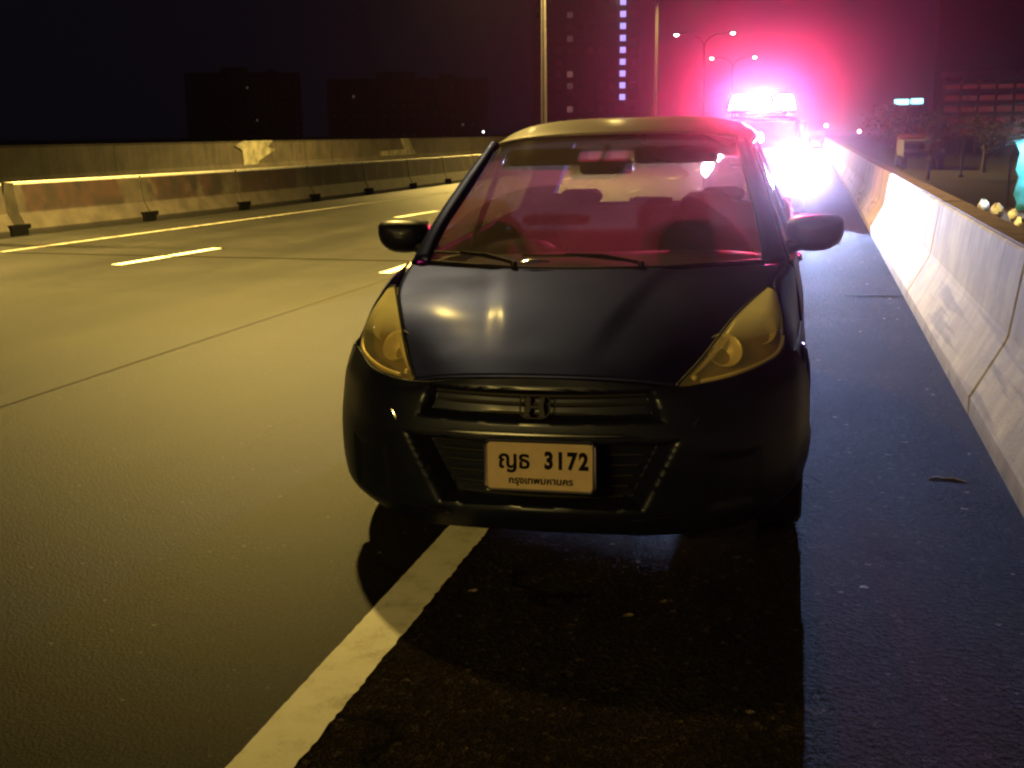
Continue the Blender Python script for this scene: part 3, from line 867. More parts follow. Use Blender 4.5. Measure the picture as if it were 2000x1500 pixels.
# --- A pillars: from the glass edge out to the side glass
for s in (-1, 1):
    pil = [
        [(.664, 1.070, .937), (.700, 1.075, .945), (.745, 1.120, .935), (.765, 1.180, .915)],
        [(.637, 1.255, 1.077), (.662, 1.250, 1.085), (.698, 1.280, 1.078), (.716, 1.330, 1.055)],
        [(.588, 1.490, 1.222), (.612, 1.485, 1.232), (.644, 1.515, 1.230), (.662, 1.570, 1.200)],
        [(.532, 1.765, 1.400), (.556, 1.765, 1.405), (.580, 1.790, 1.386), (.600, 1.840, 1.350)]]
    MB().grid(patch(sgn_net(pil, s), 20, 8)).build('windscreen_pillar', M_PAINT, CAR, solid=0.01, angle=60)

# --- roof
roof = [
    [(0, 1.630, 1.438), (.22, 1.645, 1.435), (.40, 1.690, 1.424), (.534, 1.755, 1.402), (.585, 1.80, 1.374)],
    [(0, 1.780, 1.468), (.23, 1.790, 1.466), (.40, 1.820, 1.452), (.525, 1.870, 1.421), (.592, 1.90, 1.380)],
    [(0, 2.100, 1.502), (.25, 2.100, 1.500), (.42, 2.110, 1.484), (.535, 2.130, 1.450), (.600, 2.14, 1.402)],
    [(0, 2.600, 1.510), (.26, 2.600, 1.508), (.44, 2.600, 1.491), (.550, 2.600, 1.456), (.612, 2.60, 1.406)],
    [(0, 3.100, 1.510), (.26, 3.100, 1.506), (.44, 3.100, 1.480), (.548, 3.100, 1.444), (.608, 3.10, 1.396)],
    [(0, 3.560, 1.462), (.25, 3.555, 1.458), (.44, 3.540, 1.442), (.545, 3.520, 1.412), (.595, 3.50, 1.370)]]
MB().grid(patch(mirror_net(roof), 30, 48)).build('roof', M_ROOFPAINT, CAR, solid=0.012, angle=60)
MB().tube([(-.02, 3.2, 1.50), (-.02, 3.38, 1.60)], [.006, .003], 6).build('aerial', M_BLACK, CAR)

# --- body sides
def lerp_tab(tab, v):
    if v <= tab[0][0]: return tab[0][1]
    for (a, xa), (b, xb) in zip(tab[:-1], tab[1:]):
        if v <= b:
            f = (v - a) / (b - a)
            return xa + (xb - xa) * f
    return tab[-1][1]
PLAN = [(.45, .815), (.55, .832), (.70, .842), (.90, .8475), (1.4, .8475), (2.6, .8475), (3.2, .845), (3.6, .815), (3.8, .76)]
PROF = [(.17, -.085), (.22, -.05), (.30, -.012), (.42, 0), (.52, -.006), (.60, -.022), (.70, -.050), (.80, -.072), (.90, -.100), (1.0, -.125)]
def side_x(y, z):
    k = min(1, max(0, (1.4 - y) / .7))
    p = lerp_tab(PROF, z)
    if z > .52: p *= (.62 + .38 * k)
    return lerp_tab(PLAN, y) + p
def arch_grid(ys, zs, wheels, rad):
    V, Fs, idx = [], [], {}
    def inside(y, z):
        return any(math.hypot(y - wy, z - wz) < rad for wy, wz in wheels)
    for i, y in enumerate(ys):
        for j, z in enumerate(zs):
            yy_, zz = y, z
            if inside(y, z):
                wy, wz = min(wheels, key=lambda w: abs(w[0] - y))
                d = math.hypot(y - wy, z - wz)
                if d > rad - .035 and d > 1e-6:
                    yy_, zz = wy + (y - wy) * rad / d, wz + (z - wz) * rad / d
                else:
                    continue
            idx[i, j] = len(V); V.append((yy_, zz))
    for i in range(len(ys) - 1):
        for j in range(len(zs) - 1):
            q = [(i, j), (i + 1, j), (i + 1, j + 1), (i, j + 1)]
            if all(k in idx for k in q): Fs.append(tuple(idx[k] for k in q))
    return V, Fs
WHEELS = [(.87, .30), (3.37, .30)]
ysg = [.53 + (3.78 - .53) * i / 130 for i in range(131)]
zsg = [.17 + (.70 - .17) * i / 22 for i in range(23)]
V2, F2 = arch_grid(ysg, zsg, WHEELS, .345)
for s in (-1, 1):
    m = MB().add([(s * side_x(y, z), y, z) for y, z in V2], F2)
    m.build('side_panel', M_PAINT, CAR, solid=0.01, angle=50)
    for wy, wz in WHEELS:
        arc = []
        for k in range(25):
            a = math.pi * (-0.12 + 1.24 * k / 24)
            y, z = wy + .347 * math.cos(a), wz + .347 * math.sin(a)
            if z < .17: continue
            arc.append((s * (side_x(y, z) + .002), y, z))
        MB().tube(arc, .010, 6).build('wheel_arch', M_PAINT, CAR)
    # wing above the arch, from bonnet / lamp edge down to the shoulder line
    wing = [
        [(.742, .470, .702), (.752, .475, .702), (.765, .49, .701), (.785, .53, .700)],
        [(.738, .600, .810), (.752, .620, .790), (.772, .64, .750), (.795, .66, .700)],
        [(.716, .760, .900), (.742, .780, .875), (.770, .79, .800), (.796, .80, .700)],
        [(.738, .950, .916), (.765, .960, .890), (.785, .97, .810), (.802, .98, .700)],
        [(.760, 1.115, .930), (.783, 1.12, .900), (.796, 1.13, .810), (.808, 1.14, .700)]]
    MB().grid(patch(sgn_net(wing, s), 24, 14)).build('wing', M_PAINT, CAR, solid=0.01, angle=60)
    # doors above the shoulder line, two per side, and rear quarter
    for nm, ya, yb in (('door', 1.145, 2.14), ('door', 2.15, 3.02), ('rear_quarter', 3.03, 3.78)):
        G = []
        for i in range(15):
            y = ya + (yb - ya) * i / 14
            belt = lerp_tab([(1.1, .925), (2.0, .975), (3.0, 1.02), (3.8, 1.04)], y)
            G.append([(s * side_x(y, .70 + (belt - .70) * j / 8), y, .70 + (belt - .70) * j / 8) for j in range(9)])
        d = MB().grid(G).build(nm, M_PAINT, CAR, solid=0.01, angle=60)
        if nm == 'door':
            hx = side_x(yb - .12, .86)
            MB().box(s * (hx + .004), s * (hx + .030), yb - .22, yb - .06, .845, .872, .006).build('handle', M_CHROME, d)
    # side glass with frame
    def glass_x(y, z): return side_x(y, .95) - .012 - (z - .95) * .42
    for ya0, ya1, yb0, yb1 in ((1.22, 2.12, 1.83, 2.10), (2.17, 3.02, 2.15, 2.97)):
        G = []
        for i in range(9):
            f = i / 8
            row = []
            for j in range(9):
                h = j / 8
                y = (ya0 + (ya1 - ya0) * f) * (1 - h) + (yb0 + (yb1 - yb0) * f) * h
                zb = lerp_tab([(1.1, .925), (2.0, .975), (3.0, 1.02)], y)
                zt = lerp_tab([(1.8, 1.335), (2.1, 1.40), (2.6, 1.41), (3.0, 1.39)], y)
                z = zb + (zt - zb) * h
                row.append((s * glass_x(y, z), y, z))
            G.append(row)
        MB().grid(G).build('side_window', M_SIDEGLASS, CAR)
    MB().grid([[(s * glass_x(y, z) * 1.002, y, z) for z in (.98, 1.12, 1.26, 1.40)] for y in (2.09, 2.18)]).build('door_pillar', M_GLOSSBLACK, CAR, solid=0.01)
    G = [[(s * glass_x(y0, z), y0 + (z - 1.0) * .1 * (k != 0), z) for z in (1.02, 1.14, 1.26, 1.385)] for k, y0 in enumerate((3.0, 3.2, 3.4, 3.58))]
    G = [[(s * (abs(x) - .04 * k * k / 9), y, z) for x, y, z in row] for k, row in enumerate(G)]
    MB().grid(patch(G, 8, 8)).build('rear_pillar', M_PAINT, CAR, solid=0.01, angle=60)
    # chrome-less gutter rail
    MB().tube([(s * .590, 1.80, 1.364), (s * .597, 1.90, 1.381), (s * .606, 2.14, 1.402), (s * .617, 2.6, 1.407), (s * .613, 3.1, 1.397), (s * .60, 3.5, 1.371)], .008, 6).build('roof_rail', M_GLOSSBLACK, CAR)
    MB().tube([(s * .768, 1.17, .925), (s * .719, 1.33, 1.060), (s * .664, 1.57, 1.206), (s * .602, 1.84, 1.352)], .008, 6).build('door_frame', M_GLOSSBLACK, CAR)
    for fy in (1.235, 3.74):
        MB().box(s * .50, s * .835, fy, fy + .012, .045, .30, .004).build('light_block_flap', M_RUBBER, CAR)  # wide low flaps added to stop headlight leaking under the car
    # sill
    MB().box(s * .60, s * .80, 1.25, 2.98, .15, .21, .02).build('sill', M_BLACK, CAR)

# --- tailgate and rear
tg = [
    [(0, 3.60, 1.44), (.25, 3.59, 1.435), (.45, 3.56, 1.42), (.55, 3.52, 1.40)],
    [(0, 3.83, 1.02), (.30, 3.82, 1.02), (.55, 3.78, 1.02), (.68, 3.70, 1.02)]]
MB().grid(patch(mirror_net(tg), 8, 24)).build('rear_window', M_REARGLASS, CAR)
tg2 = [
    [(0, 3.83, 1.02), (.30, 3.82, 1.02), (.55, 3.78, 1.02), (.72, 3.70, 1.02)],
    [(0, 3.88, .75), (.35, 3.87, .75), (.62, 3.82, .75), (.79, 3.70, .75)],
    [(0, 3.90, .45), (.38, 3.89, .45), (.66, 3.84, .45), (.80, 3.70, .45)],
    [(0, 3.86, .22), (.35, 3.85, .22), (.60, 3.80, .22), (.76, 3.68, .22)]]
MB().grid(patch(mirror_net(tg2), 12, 24)).build('tailgate', M_PAINT, CAR, solid=0.01)
for s in (-1, 1):
    MB().box(s * .60, s * .74, 3.68, 3.80, .78, 1.00, .02).build('tail_lamp', simple('tail_lamp_red', (0.35, 0.02, 0.02), 0.2), CAR)

# --- front bumper
bp_ = [
    [(0, .052, .684), (.22, .060, .676), (.425, .118, .650), (.60, .235, .664), (.735, .445, .694), (.785, .53, .700)],
    [(0, .025, .630), (.24, .040, .625), (.46, .105, .615), (.63, .230, .615), (.768, .415, .620), (.820, .55, .625)],
    [(0, .000, .560), (.25, .020, .555), (.48, .090, .550), (.645, .210, .545), (.776, .390, .540), (.832, .55, .540)],
    [(0, -.008, .500), (.25, .012, .497), (.49, .080, .490), (.655, .200, .480), (.781, .375, .470), (.834, .54, .460)],
    [(0, .000, .420), (.25, .020, .415), (.48, .080, .405), (.655, .195, .395), (.782, .370, .385), (.836, .54, .380)],
    [(0, .010, .330), (.24, .028, .325), (.45, .080, .315), (.645, .190, .310), (.772, .360, .300), (.822, .53, .300)],
    [(0, .020, .250), (.22, .032, .248), (.40, .075, .240), (.61, .185, .235), (.742, .345, .235), (.792, .52, .235)],
    [(0, .060, .185), (.20, .070, .183), (.36, .110, .175), (.52, .200, .165), (.640, .340, .155), (.675, .50, .150)]]
G = patch(mirror_net(bp_), 140, 280)
def hexa(v, w): return v
for row in G:
    for v in row:
        ax = abs(v.x)
        # lower intake: a recessed trapezoid between the bar and the lip
        top, bot = .500, .268
        if bot < v.z < top:
            half = .33 + (v.z - .26) / (.53 - .26) * .13
            d = min((half - ax) / .055, (top - v.z) / .018, (v.z - bot) / .018)
            if d > 0: v.y += .075 * min(1, d)
        # upper grille mouth
        if .548 < v.z < .655:
            half = .40 - (v.z - .548) * .35
            d = min((half - ax) / .03, (.655 - v.z) / .018, (v.z - .548) / .018)
            if d > 0: v.y += .040 * min(1, d)
        # fog-lamp hollows
        if .25 < v.z < .45:
            d = min((.085 - abs(ax - .60)) / .03, (.45 - v.z) / .03, (v.z - .25) / .03)
            if d > 0: v.y += .012 * min(1, d)
bump = MB().grid(G).build('bumper', M_BUMPER, CAR, angle=50, solid=0.01)
# mesh bars in the lower intake and grille bars
for z in (.30, .335, .37, .405, .44, .47):
    half = .33 + (z - .26) / .27 * .13 - .085
    pts = [(half * k / 6, .050 + .035 * abs(k / 6) ** 2, z) for k in range(-6, 7)]
    MB().tube(pts, .0045, 5).build('intake_bar', M_BLACK, bump)
for z in (.575, .605, .632):
    pts = [(.34 * k / 6, .035 + .055 * abs(k / 6) ** 2, z) for k in range(-6, 7)]
    MB().tube(pts, .007, 6).build('grille_bar', M_BLACK, bump)
# polished edge strip above the plate
pts = []
for k in range(-12, 13):
    x = .335 * k / 12
    pts.append((x, -.030 + .055 * (x / .335) ** 2 * .75, .5225 + .004 * (x / .335) ** 2 * -1))
MB().tube(pts, [.0065 if abs(k) < 11 else .002 for k in range(-12, 13)], 8).build('bumper_strip', simple('polished_black_strip', (0.35, 0.36, 0.40), 0.22, metal=1.0), CAR)
# slanted fins at the sides of the intake
for s in (-1, 1):
    MB().tube([(s * .500, .088, .565), (s * .470, .078, .515), (s * .432, .070, .440), (s * .394, .062, .360), (s * .352, .055, .285)], [.003, .011, .011, .008, .003], 8).build('intake_fin', M_GLOSSBLACK, CAR)
    MB().tube([(s * .290, .020, .243), (s * .34, .034, .240), (s * .40, .060, .246), (s * .47, .098, .238)], [.004, .008, .006, .003], 8).build('lip_edge', M_GLOSSBLACK, CAR)
    # bright upper edge of the bumper just under the lamp
    MB().tube([(s * .742, .438, .678), (s * .705, .366, .664), (s * .640, .268, .648), (s * .560, .192, .640), (s * .500, .148, .636)], [.003, .008, .010, .008, .003], 8).build('bumper_shoulder', M_BUMPER, CAR)
MB().grid(patch(mirror_net([[(0, .075, .187), (.25, .09, .184), (.50, .20, .170)], [(0, .6, .17), (.25, .6, .17), (.52, .6, .16)], [(0, 1.2, .16), (.3, 1.2, .16), (.60, 1.2, .16)]]), 8, 16)).build('undertray', M_BLACK, CAR)
MB().box(-.62, .62, 1.2, 3.7, .15, .22).build('underbody', M_BLACK, CAR, smooth=False)

# --- head lamps
for s in (-1, 1):
    lens = [
        [(.428, .125, .655), (.440, .128, .650), (.450, .132, .648), (.462, .140, .648)],
        [(.500, .262, .722), (.560, .240, .695), (.590, .240, .675), (.610, .250, .664)],
        [(.578, .438, .812), (.650, .395, .775), (.705, .390, .725), (.736, .440, .696)],
        [(.640, .590, .860), (.695, .550, .838), (.735, .550, .800), (.748, .580, .775)],
        [(.690, .715, .890), (.708, .700, .885), (.722, .700, .872), (.730, .705, .862)]]
    G = patch(sgn_net(lens, s), 30, 20)
    lo_ = MB().grid(G).build('headlight', M_LENS, CAR, angle=70)
    # reflector shell behind the lens
    bk = [[Vector((v.x * .985, v.y + .050 + .060 * math.sin(math.pi * i / 30) * math.sin(math.pi * j / 20), v.z - .012 - .02 * math.sin(math.pi * i / 30) + .003 * math.sin(i * 1.3))) for j, v in enumerate(r)] for i, r in enumerate(G)]
    MB().grid(bk).build('reflector_shell', M_BEZEL, lo_, angle=70)
    # rim between lens and shell
    ring = [G[0][j] for j in range(21)] + [G[i][20] for i in range(1, 31)] + [G[30][j] for j in range(19, -1, -1)] + [G[i][0] for i in range(29, 0, -1)]
    MB().tube([tuple(p) for p in ring], .0045, 6, closed=True).build('lamp_rim', M_BLACK, lo_)
    for (cx_, cy_, cz_, rr) in ((.562, .350, .728, .056), (.664, .545, .770, .060)):
        prof = [(.008, .050), (rr * .55, .040), (rr * .85, .018), (rr, -.004), (rr * 1.05, -.006), (rr * 1.04, .003), (rr * .6, .052)]
        b_ = MB().lathe(prof, (0, 0, 0), 'y', 24).build('reflector_bowl', M_REFLECTOR, lo_)
        b_.location = (s * cx_, cy_, cz_)
        b_.rotation_euler = (R(-34), 0, s * R(22))
    inner = [G[i][1] for i in range(3, 30)]
    MB().tube([(p.x + s * .004, p.y + .022, p.z - .010) for p in inner], [.004 + .008 * math.sin(math.pi * k / 26) for k in range(27)], 6).build('lamp_trim', M_REFLECTOR, lo_)
    low = [G[i][19] for i in range(2, 20)]
    MB().tube([(p.x, p.y + .022, p.z + .006) for p in low], .006, 6).build('lamp_trim', M_REFLECTOR, lo_)
    ab = MB().lathe([(.004, -.010), (.012, -.006), (.016, .004), (.012, .02)], (0, 0, 0), 'y', 14).build('side_bulb', M_AMBER, lo_)
    ab.location = (s * .690, .615, .840)
    ab = MB().lathe([(.003, -.008), (.008, -.004), (.010, .004), (.006, .014)], (0, 0, 0), 'y', 12).build('side_bulb', M_REFLECTOR, lo_)
    ab.location = (s * .478, .190, .668)

# --- emblem: letter H in a rounded frame
fr = []
for k in range(28):
    a = 2 * math.pi * k / 28
    ca, sa = math.cos(a), math.sin(a)
    w = .047 + (.006 if sa > 0 else -.004) * abs(sa)
    fr.append((w * (abs(ca) ** .5) * (1 if ca >= 0 else -1), 0, .036 * (abs(sa) ** .5) * (1 if sa >= 0 else -1)))
em = MB().tube(fr, .0032, 6, closed=True)
M_DULL = simple('dull_chrome', (0.02, 0.02, 0.024), 0.5, metal=1.0)
eo = em.build('emblem', M_DULL, CAR)
eo.location = (.0, .012, .602); eo.rotation_euler = (R(-24), 0, 0)
em2 = MB()
for s in (-1, 1):
    em2.add([(s * .028, -.004, .030), (s * .018, -.004, .030), (s * .014, -.004, 0.0), (s * .019, -.004, -.024), (s * .014, -.004, -.030), (s * .034, -.004, -.030), (s * .026, -.004, 0.0),
             (s * .028, .006, .030), (s * .018, .006, .030), (s * .014, .006, 0.0), (s * .019, .006, -.024), (s * .014, .006, -.030), (s * .034, .006, -.030), (s * .026, .006, 0.0)],
            [(0, 1, 2, 3, 4, 5, 6), (13, 12, 11, 10, 9, 8, 7)] + [(i, (i + 1) % 7, 7 + (i + 1) % 7, 7 + i) for i in range(7)])
em2.box(-.016, .016, -.003, .005, -.005, .005)
em2.build('emblem_letter', M_DULL, eo, smooth=False, bevel=.0015)

# --- number plate
pl_ = empty('number_plate', (0, 0, 0), None, None)
pl_.parent = CAR
pl_.location = (.012, -.030, .423); pl_.rotation_euler = (R(-4), 0, 0)
COL.objects.unlink(pl_); bpy.data.objects.remove(pl_)
def rrect(w, h, r, n=6):
    out = []
    for cx_, cz_, a0 in ((w / 2 - r, h / 2 - r, 0), (-w / 2 + r, h / 2 - r, 90), (-w / 2 + r, -h / 2 + r, 180), (w / 2 - r, -h / 2 + r, 270)):
        for k in range(n + 1):
            a = R(a0 + 90 * k / n)
            out.append((cx_ + r * math.cos(a), cz_ + r * math.sin(a)))
    return out
pr = rrect(.338, .150, .014)
n = len(pr)
mm_ = MB().add([(x, -.003, z) for x, z in pr] + [(x, .003, z) for x, z in pr], [tuple(range(n)), tuple(range(2 * n - 1, n - 1, -1))] + [(i, n + i, n + (i + 1) % n, (i + 1) % n) for i in range(n)])
PL = mm_.build('number_plate', M_PLATE, CAR, smooth=False)
PL.location = (.020, -.032, .424); PL.rotation_euler = (R(-5), 0, 0)
fr_ = MB()
fr_.tube([(x, -.004, z) for x, z in rrect(.346, .158, .018)], .0065, 8, closed=True)
fr_.build('plate_frame', M_CHROME, PL)
MB().box(-.165, .165, .004, .040, -.070, .070).build('plate_bracket', M_BLACK, PL, smooth=False)
def text_mesh(name, body, size, loc, mat_, parent, sx=1.0, off=0.0):
    cu = bpy.data.curves.new(name, 'FONT')
    cu.body = body; cu.size = size; cu.extrude = .0009; cu.offset = off
    cu.align_x = 'CENTER'; cu.align_y = 'CENTER'
    to = bpy.data.objects.new(name, cu)
    COL.objects.link(to)
    bpy.context.view_layer.update()
    dg = bpy.context.evaluated_depsgraph_get()
    me = bpy.data.meshes.new_from_object(to.evaluated_get(dg))
    COL.objects.unlink(to); bpy.data.objects.remove(to)
    me.materials.clear(); me.materials.append(mat_)
    o = bpy.data.objects.new(name, me)
    link(o, parent)
    o.location = loc; o.rotation_euler = (R(90), 0, 0); o.scale = (sx, 1, 1)
    return o
text_mesh('registration', '\u0e0d\u0e18', .078, (-.081, -.0042, .016), M_INK, PL, 0.92, .0018)
for k, ch in enumerate('3172'):
    text_mesh('registration', ch, .073, (.030 + .0365 * k, -.0042, .017), M_INK, PL, 0.80, .0034)
text_mesh('province', '\u0e01\u0e23\u0e38\u0e07\u0e40\u0e17\u0e1e\u0e21\u0e2b\u0e32\u0e19\u0e04\u0e23', .030, (.004, -.0042, -.047), M_INK, PL, 1.05, .0008)

# --- door mirrors
for s in (-1, 1):
    sec = []
    G = []
    for (y, k) in ((1.270, .15), (1.276, .55), (1.295, .85), (1.330, 1.0), (1.375, 1.0), (1.395, .96)):
        row = []
        for q in range(24):
            a = 2 * math.pi * q / 24
            ca, sa = math.cos(a), math.sin(a)
            ex = .112 * (abs(ca) ** .75) * (1 if ca > 0 else -1)
            ez = (.062 if sa > 0 else .080) * (abs(sa) ** (.45 if sa > 0 else .85)) * (1 if sa > 0 else -1)
            ex *= 1.0 - (.10 if sa < 0 else 0) * abs(sa)
            row.append((s * (.862 + ex * k), y, 1.032 + ez * k + .004 * ca))
        row.append(row[0])
        G.append(row)
    m = MB().grid(G)
    m.f.append(tuple(range(24)))
    mo = m.build('door_mirror', M_BUMPER, CAR, angle=60)
    MB().grid([[(s * (.862 + .10 * a), 1.392, 1.030 + .06 * b) for a in (-1, 0, 1)] for b in (-1, 0, .9)]).build('mirror_glass', M_CHROME, mo, smooth=False)
    MB().tube([(s * .705, 1.30, .955), (s * .76, 1.31, .972), (s * .80, 1.325, .985)], [.035, .028, .03], 10).build('mirror_arm', M_BLACK, mo)

# --- wipers
def wiper(px_, tx, py_, label=None):
    a = Vector((px_, py_, .957))
    b = Vector((tx, .955 + .13 * (abs(tx) / .6) ** 2, .975))
    w = MB().tube([a, a + (b - a) * .35 + Vector((0, -.004, .018)), a + (b - a) * .7 + Vector((0, 0, .014))], [.008, .007, .005], 6).build('wiper', M_BLACK, CAR)
    MB().tube([a + (b - a) * .18 + Vector((0, .008, .004)), a + (b - a) * .6 + Vector((0, .008, .012)), b + (b - a) * .12], .0055, 5).build('wiper_blade', M_RUBBER, w)
    MB().lathe([(.012, 0), (.014, .008), (.010, .02)], (a.x, a.y - .01, a.z - .012), 'z', 12).build('wiper_pivot', M_BLACK, w)
wiper(-.262, -.63, .885)
wiper(.225, -.20, .885)
MB().tube([(-.235, .872, .960), (-.19, .868, .966), (-.12, .866, .964)], [.003, .008, .003], 8).build('washer_jet', M_CHROME, CAR)

# --- wheels
tyre_m = rim_m = None
for s in (-1, 1):
    for wy, wz in WHEELS:
        wz2 = .300 - s * .738 * math.sin(R(1.0))
        w = bpy.data.objects.new('wheel', None); w.empty_display_size = .1
        w.location = (s * .738, wy, wz2); link(w, CAR)
        if tyre_m is None:
            t_ = MB().lathe([(.19, -.080), (.235, -.088), (.280, -.088), (.294, -.078), (.299, -.04), (.299, .04), (.294, .078), (.280, .088), (.235, .088), (.19, .080)], (0, 0, 0), 'x', 48)
            to = t_.build('tyre', M_RUBBER, w, angle=40)
            rm = MB().lathe([(.192, -.070), (.196, .074), (.185, .076), (.175, .050), (.06, .045), (.03, .055), (.02, .055)], (0, 0, 0), 'x', 40)
            for k in range(7):
                a = 2 * math.pi * k / 7
                rm.tube([(.058, .03 * math.cos(a), .03 * math.sin(a)), (.066, .10 * math.cos(a), .10 * math.sin(a)), (.066, .182 * math.cos(a), .182 * math.sin(a))], [.022, .016, .018], 6)
            ro = rm.build('rim', M_STEEL, w, angle=40)
            tyre_m, rim_m = to.data, ro.data
        else:
            to = link(bpy.data.objects.new('tyre', tyre_m), w)
            ro = link(bpy.data.objects.new('rim', rim_m), w)
        if s < 0:
            ro.rotation_euler = (0, 0, math.pi)
    for wy, wz in WHEELS:
        G = [[(s * x, wy + .36 * math.cos(a), wz + .36 * math.sin(a)) for x in (.55, .825)] for a in [math.pi * k / 16 for k in range(17)]]
        MB().grid(G).build('wheel_housing', M_BLACK, CAR)
        MB().grid([[(s * .55, wy + .36 * k / 4, z) for k in (-4, 0, 4)] for z in (.16, .66)]).build('wheel_housing', M_BLACK, CAR)

# --- cabin
cab = bpy.data.objects.new('cabin', None); cab.empty_display_size = .1; link(cab, CAR)
MB().box(-.74, .74, 1.1, 3.6, .22, .26).build('floor_pan', M_TRIM, cab, smooth=False)
dash = [
    [(0, .93, .925), (.30, .96, .925), (.52, 1.05, .92), (.68, 1.15, .91)],
    [(0, 1.10, .955), (.30, 1.12, .958), (.52, 1.18, .95), (.70, 1.24, .93)],
    [(0, 1.35, .95), (.30, 1.36, .955), (.52, 1.38, .95), (.72, 1.40, .93)],
    [(0, 1.46, .90), (.30, 1.47, .90), (.52, 1.48, .90), (.73, 1.48, .88)],
    [(0, 1.42, .60), (.30, 1.42, .60), (.52, 1.42, .60), (.73, 1.42, .60)]]
MB().grid(patch(mirror_net(dash), 20, 30)).build('dashboard', simple('dash_plastic', (0.10, 0.085, 0.07), 0.6, noise=0.1, nscale=90), cab, angle=60)
G = []
for i in range(9):
    a = math.pi * i / 8
    G.append([(-.37 + .17 * math.cos(a), y, .945 + .065 * math.sin(a) * k) for y, k in ((1.18, .1), (1.25, .85), (1.38, 1), (1.44, .9))])
MB().grid(patch(G, 16, 10)).build('instrument_hood', M_TRIM, cab)
st_ = [(-.37 + .185 * math.cos(2 * math.pi * k / 28), 1.56 + .05 * math.sin(2 * math.pi * k / 28), .93 + .175 * math.sin(2 * math.pi * k / 28)) for k in range(28)]
sw = MB().tube(st_, .015, 8, closed=True)
sw.tube([(-.55, 1.56, .93), (-.37, 1.54, .915), (-.19, 1.56, .93)], .016, 6)
sw.lathe([(.05, -.02), (.06, 0), (.03, .03)], (-.37, 1.55, .92), 'y', 14)
sw.build('steering_wheel', M_BLACK, cab)
def seat(x, y, w=.50):
    t = MB()
    t.box(x - w / 2, x + w / 2, y, y + .50, .42, .56, .05)
    so = t.build('seat', M_CLOTH, cab, angle=60)
    sec = []
    for z, hw, dy, th in ((.50, .235, .50, .13), (.66, .245, .545, .14), (.82, .235, .60, .13), (.93, .205, .64, .10), (.985, .13, .655, .07), (1.0, .04, .66, .03)):
        row = []
        for k in range(20):
            a = 2 * math.pi * k / 20
            ca, sa = math.cos(a), math.sin(a)
            row.append((x + hw * (abs(ca) ** .7) * (1 if ca > 0 else -1), y + dy + th / 2 * sa, z))
        row.append(row[0]); sec.append(row)
    b = MB().grid(sec); b.f.append(tuple(range(5 * 21, 5 * 21 + 20)))
    b.build('backrest', M_CLOTH, so, angle=70)
    hr = []
    for z, hw, th in ((1.005, .05, .03), (1.012, .105, .08), (1.06, .128, .10), (1.115, .120, .09), (1.145, .08, .05), (1.150, .02, .02)):
        row = []
        for k in range(20):
            a = 2 * math.pi * k / 20
            ca, sa = math.cos(a), math.sin(a)
            row.append((x + hw * (abs(ca) ** .7) * (1 if ca > 0 else -1), y + .66 + th / 2 * sa, z))
        row.append(row[0]); hr.append(row)
    h = MB().grid(hr); h.f.append(tuple(range(5 * 21, 5 * 21 + 20)))
    for q in (-.05, .05):
        h.tube([(x + q, y + .66, .96), (x + q, y + .66, 1.03)], .006, 6)
    h.build('headrest', M_CLOTH, so, angle=70)
seat(-.37, 1.62); seat(.37, 1.62)
rb = MB().box(-.62, .62, 2.65, 3.15, .42, .58, .05)
ro_ = rb.build('rear_bench', M_CLOTH, cab, angle=60)
MB().box(-.64, .64, 3.10, 3.24, .55, 1.03, .05).build('backrest', M_CLOTH, ro_, angle=60)
for x in (-.40, .0, .40):
    MB().box(x - .12, x + .12, 3.12, 3.21, 1.045, 1.13 if x else 1.08, .030).build('headrest', M_CLOTH, ro_, angle=60)
MB().grid(patch(mirror_net([[(x * .96, y + .05, z - .035) for x, y, z in r] for r in roof]), 12, 20)).build('headliner', M_HEADLINER, cab)
# interior mirror on a stalk
im = MB().tube([(0, 1.60, 1.385), (0, 1.60, 1.34), (-.01, 1.59, 1.315)], .010, 8)
im.box(-.125, .105, 1.565, 1.600, 1.262, 1.325, .015)
im.build('rear_view_mirror', M_GLOSSBLACK, cab)
for s in (-1, 1):
    MB().box(s * .10, s * .46, 1.66, 1.70, 1.30, 1.372, .012).build('sun_visor', M_TRIM, cab)
    # inner door cards
    G = [[(s * (side_x(y, .9) - .07), y, z) for z in (.25, .6, .90)] for y in (1.2, 1.8, 2.5, 3.1, 3.5)]
    MB().grid(G).build('door_card', M_TRIM, cab)

# ================================================================== police pickup behind
PX, PY = -0.98, 20.3
POL = empty('police_pickup', (PX, PY, 0), 'police pickup stopped behind the hatchback, head lamps blazing and red beacon bar on its roof', 'pickup')
M_PBODY = car_paint('pickup_paint', (0.10, 0.03, 0.035), 0.3, 0.35)
M_HEADGLOW = emit('head_lamp_glow', (0.92, 0.90, 1.0), 60)
hb = [
    [(0, .10, 1.00), (.45, .12, 1.0), (.75, .20, .98), (.86, .35, .95)],
    [(0, .60, 1.08), (.45, .60, 1.08), (.75, .62, 1.05), (.88, .65, .98)],
    [(0, 1.25, 1.14), (.45, 1.27, 1.14), (.74, 1.30, 1.12), (.88, 1.35, 1.02)]]
MB().grid(patch(mirror_net(hb), 14, 30)).build('bonnet', M_PBODY, POL)
fb = [
    [(0, .08, 1.00), (.45, .10, 1.0), (.75, .18, .98), (.87, .36, .95)],
    [(0, .05, .80), (.45, .07, .80), (.76, .15, .80), (.89, .36, .80)],
    [(0, .00, .58), (.45, .02, .58), (.78, .10, .58), (.90, .36, .58)],
    [(0, .05, .36), (.45, .06, .36), (.74, .14, .36), (.86, .36, .36)]]
fo = MB().grid(patch(mirror_net(fb), 16, 36)).build('bumper', M_PBODY, POL)
for z in (.72, .78, .84, .90):
    MB().tube([(-.42, .04, z), (0, .025, z), (.42, .04, z)], .014, 6).build('grille_bar', M_CHROME, fo)
